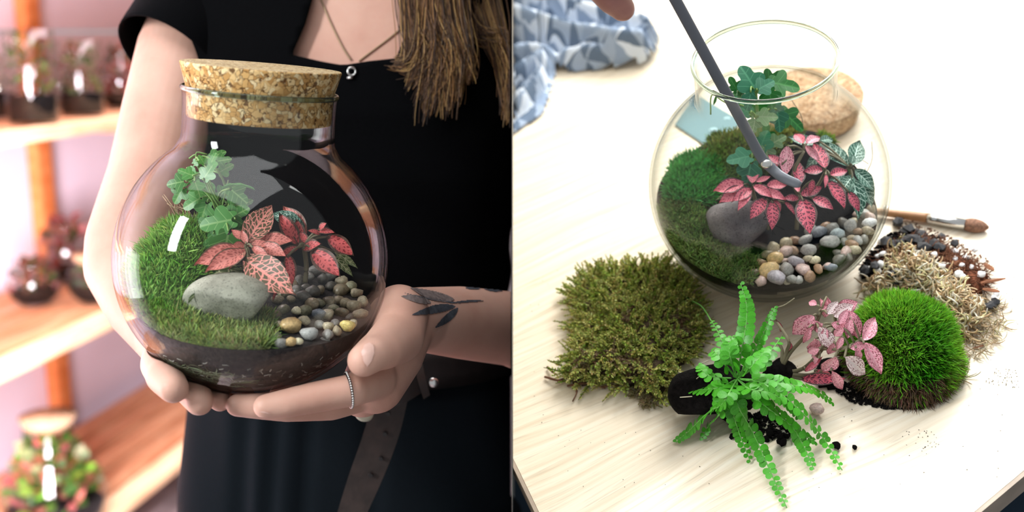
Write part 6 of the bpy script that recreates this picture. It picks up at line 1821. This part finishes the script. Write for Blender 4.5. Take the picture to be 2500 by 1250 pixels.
def lumps(name, meshes, spots, rr, hfun, label, cat_, group, short=None):
    for i, (a, b) in enumerate(spots):
        r0 = rnd.uniform(*rr); r = r0 * 0.88 / F_PX
        p = tpt(a, b, 0.0); z0 = hfun(np.array([[p.x, p.y]]))[0] if hfun else 0.0
        p = tpt(a, b, z0 + r * 0.8)
        m_ = T @ Matrix.Translation((p.x, p.y, z0 + r * 0.95)) @ Matrix.Rotation(rnd.uniform(0, 6.28), 4, 'Z') @ Matrix.Diagonal((r * 1.2, r, r * 0.85, 1))
        lb = label
        if short:
            w_, dist = where_from((a, b), HEAPA)
            sz = 'small' if r0 < (rr[0] + rr[1]) / 2 else 'larger'
            near = 'just ' if dist < 45 else 'a little ' if dist < 80 else 'well '
            lb = unique(['%s %s %s%s' % (sz, short, near, w_), 'another %s %s %s%s' % (sz, short, near, w_), 'one more %s %s %s%s' % (sz, short, near, w_), 'yet another %s %s %s%s' % (sz, short, near, w_)])
        tag(inst(name, meshes[i % 4], m_), lb, cat_, group)
Pw = sample_poly(np.array(lay([(2098, 668), (2125, 630), (2165, 585), (2200, 575), (2290, 590), (2280, 612), (2215, 612), (2185, 650), (2160, 690), (2110, 690)])), 700)
V, F = crumbs(np.concatenate([Pw, rng.uniform(0.001, 0.008, (700, 1))], 1), 0.0022)
o = build('soil_crumbs', V, F, M['black_soil'], frame=T, smooth=False); tag(o, 'black crumbly soil with charcoal between the jar and the dried moss', 'soil', None, 'stuff')
hz = lambda p: np.where(inpoly(p, heap_p), hc(p), 0.0)
hzs = lambda p: np.maximum(np.where(inpoly(p, heap_p), hc(p), 0.0), np.where(inpoly(p, SPB), hs(p) + 0.004, 0.0))
lumps('perlite_bead', PERL, [(2152, 590), (2143, 626), (2156, 622), (2150, 646), (2142, 662), (2330, 614), (2358, 630), (2348, 648), (2372, 652), (2396, 670), (2350, 676), (2340, 670), (2332, 632), (2280, 622), (2252, 616), (2188, 660), (2186, 680), (2432, 718), (2426, 728), (2128, 655), (2300, 650), (2380, 610)], (6, 10), lambda p: hzs(p) + 0.003, 'small white perlite bead in the substrate heap at the right of the jar', 'perlite', 'perlite beads in the substrate', 'white perlite bead')
lumps('charcoal_chunk', CHAR, [(2208, 566), (2218, 560), (2236, 568), (2252, 572), (2262, 588), (2240, 590), (2225, 588), (2212, 584), (2278, 596), (2268, 604), (2290, 606), (2300, 578), (2256, 606), (2204, 596), (2162, 592), (2186, 596), (2330, 596), (2124, 660), (2114, 664), (2136, 650), (2175, 672), (2184, 690), (2432, 738), (2416, 748), (2424, 744)], (9, 17), lambda p: hz(p) + 0.004, '', 'charcoal', 'charcoal chunks in the substrate', 'black charcoal chunk')
lumps('charcoal_chunk', CHAR[:1] * 4, [(2194, 543)], (13, 14), None, 'lone black charcoal chunk nearest the handle of the paint brush', 'charcoal', 'charcoal chunks in the substrate')
M['bark'] = plain('bark_chip', (0.20, 0.085, 0.045), 0.85, 0.15, var=0.4, scale=120, bump=0.6)
for i, (a, b, c, d2_, w_, lb) in enumerate([(2405, 645, 2425, 660, 9, 'reddish bark chip highest at the right end of the coir heap'), (2395, 690, 2455, 680, 7, 'dark brown bark splinter pointing right out of the coir heap'), (2400, 705, 2440, 712, 8, 'orange bark chip under the dark splinter'), (2322, 655, 2340, 636, 4, 'thin pale splinter lying on the coir heap'), (2375, 850, 2408, 842, 3, 'little dark twig on bare table below the dry moss'), (2338, 876, 2362, 876, 3, 'small dark twig just right of the green cushion moss')]):
    z0 = 0.010 if i < 4 else 0.0016
    p, q = tpt(a, b, z0), tpt(c, d2_, z0 + (0.004 if i < 4 else 0)); s = w_ * 0.88 / F_PX
    V, F = tube([p, p + (q - p) * .3, p + (q - p) * .7, q], [s * .5, s, s * .9, s * .35], 6, flat=0.45)
    tag(build('bark_chip', V, F, M['bark'], frame=T, smooth=False), lb, 'bark', 'bark chips and twigs')
# reddish crumbs and black specks over the table
Pr = sample_poly(np.array(lay([(2170, 545), (2230, 540), (2330, 580), (2420, 640), (2360, 640), (2240, 590)])), 160)
V, F = crumbs(np.concatenate([Pr, np.full((160, 1), 0.0006)], 1), 0.0011)
o = build('coir_crumbs', V, F, M['bark'], frame=T, smooth=False); tag(o, 'reddish coir crumbs scattered below the paint brush', 'coir', None, 'stuff')
Pk = np.concatenate([sample_poly(np.array(lay([(1280, 650), (2480, 800), (2460, 1200), (1320, 1200)])), 130), sample_poly(np.array(lay([(2420, 900), (2480, 900), (2490, 950), (2400, 935)])), 60), sample_poly(np.array(lay([(2200, 1050), (2300, 1050), (2290, 1110), (2210, 1110)])), 30),
                     sample_poly(np.array(lay([(2350, 760), (2480, 650), (2490, 800), (2400, 860)])), 60)])
Pk = Pk[~(inpoly(Pk, shp_) | (edgedist(Pk, shp_) < 0.022) | inpoly(Pk, SP) | (edgedist(Pk, SP) < 0.018) | inpoly(Pk, heap_p) | (np.hypot(Pk[:, 0] - cu.x, Pk[:, 1] - cu.y) < 0.055))]
V, F = crumbs(np.concatenate([Pk, np.full((len(Pk), 1), 0.0005)], 1), 0.00045)
o = build('dust_specks', V, F, M['black_soil'], frame=T, smooth=False); tag(o, 'fine dark soil specks dusted over the pale table', 'soil', None, 'stuff')
CL = [mesh_data('soil_lump', *stone(90 + i, 2, 0.3, 4.0), M['black_soil']) for i in range(4)]
lumps('soil_lump', CL, [(1910, 1080), (1905, 1072), (1940, 1062), (1788, 1065), (1800, 1052), (1830, 1075), (1870, 1072), (1880, 1060)], (7, 12), None, '', 'soil', 'soil lumps under the fern', 'black lump of soil')
for a, b, r, lb in ((2042, 1089, 10, 'black soil lump beside the right fern tip'), (2086, 1093, 6, 'small black soil lump farthest right of the fern tip'), (2012, 1063, 5, 'small black soil lump above the right fern tip')):
    lumps('soil_lump', CL[1:2] * 4, [(a, b)], (r, r + 0.5), None, lb, 'soil', 'soil lumps under the fern')
Pq = sample_poly(np.array(lay([(1760, 1010), (1880, 1010), (1950, 1040), (1920, 1075), (1800, 1070)])), 260)
V, F = crumbs(np.concatenate([Pq, np.full((260, 1), 0.0012)], 1), 0.0022)
o = build('soil_crumbs', V, F, M['black_soil'], frame=T, smooth=False); tag(o, 'black soil crumbs spilled under the fern', 'soil', None, 'stuff')
lumps('pebble', [pebble_mesh(i, 'pebble_pink') for i in range(4)], [(1996, 1000)], (15, 16), None, 'flat fawn pebble half hidden between fern frond and soil', 'pebble', None)
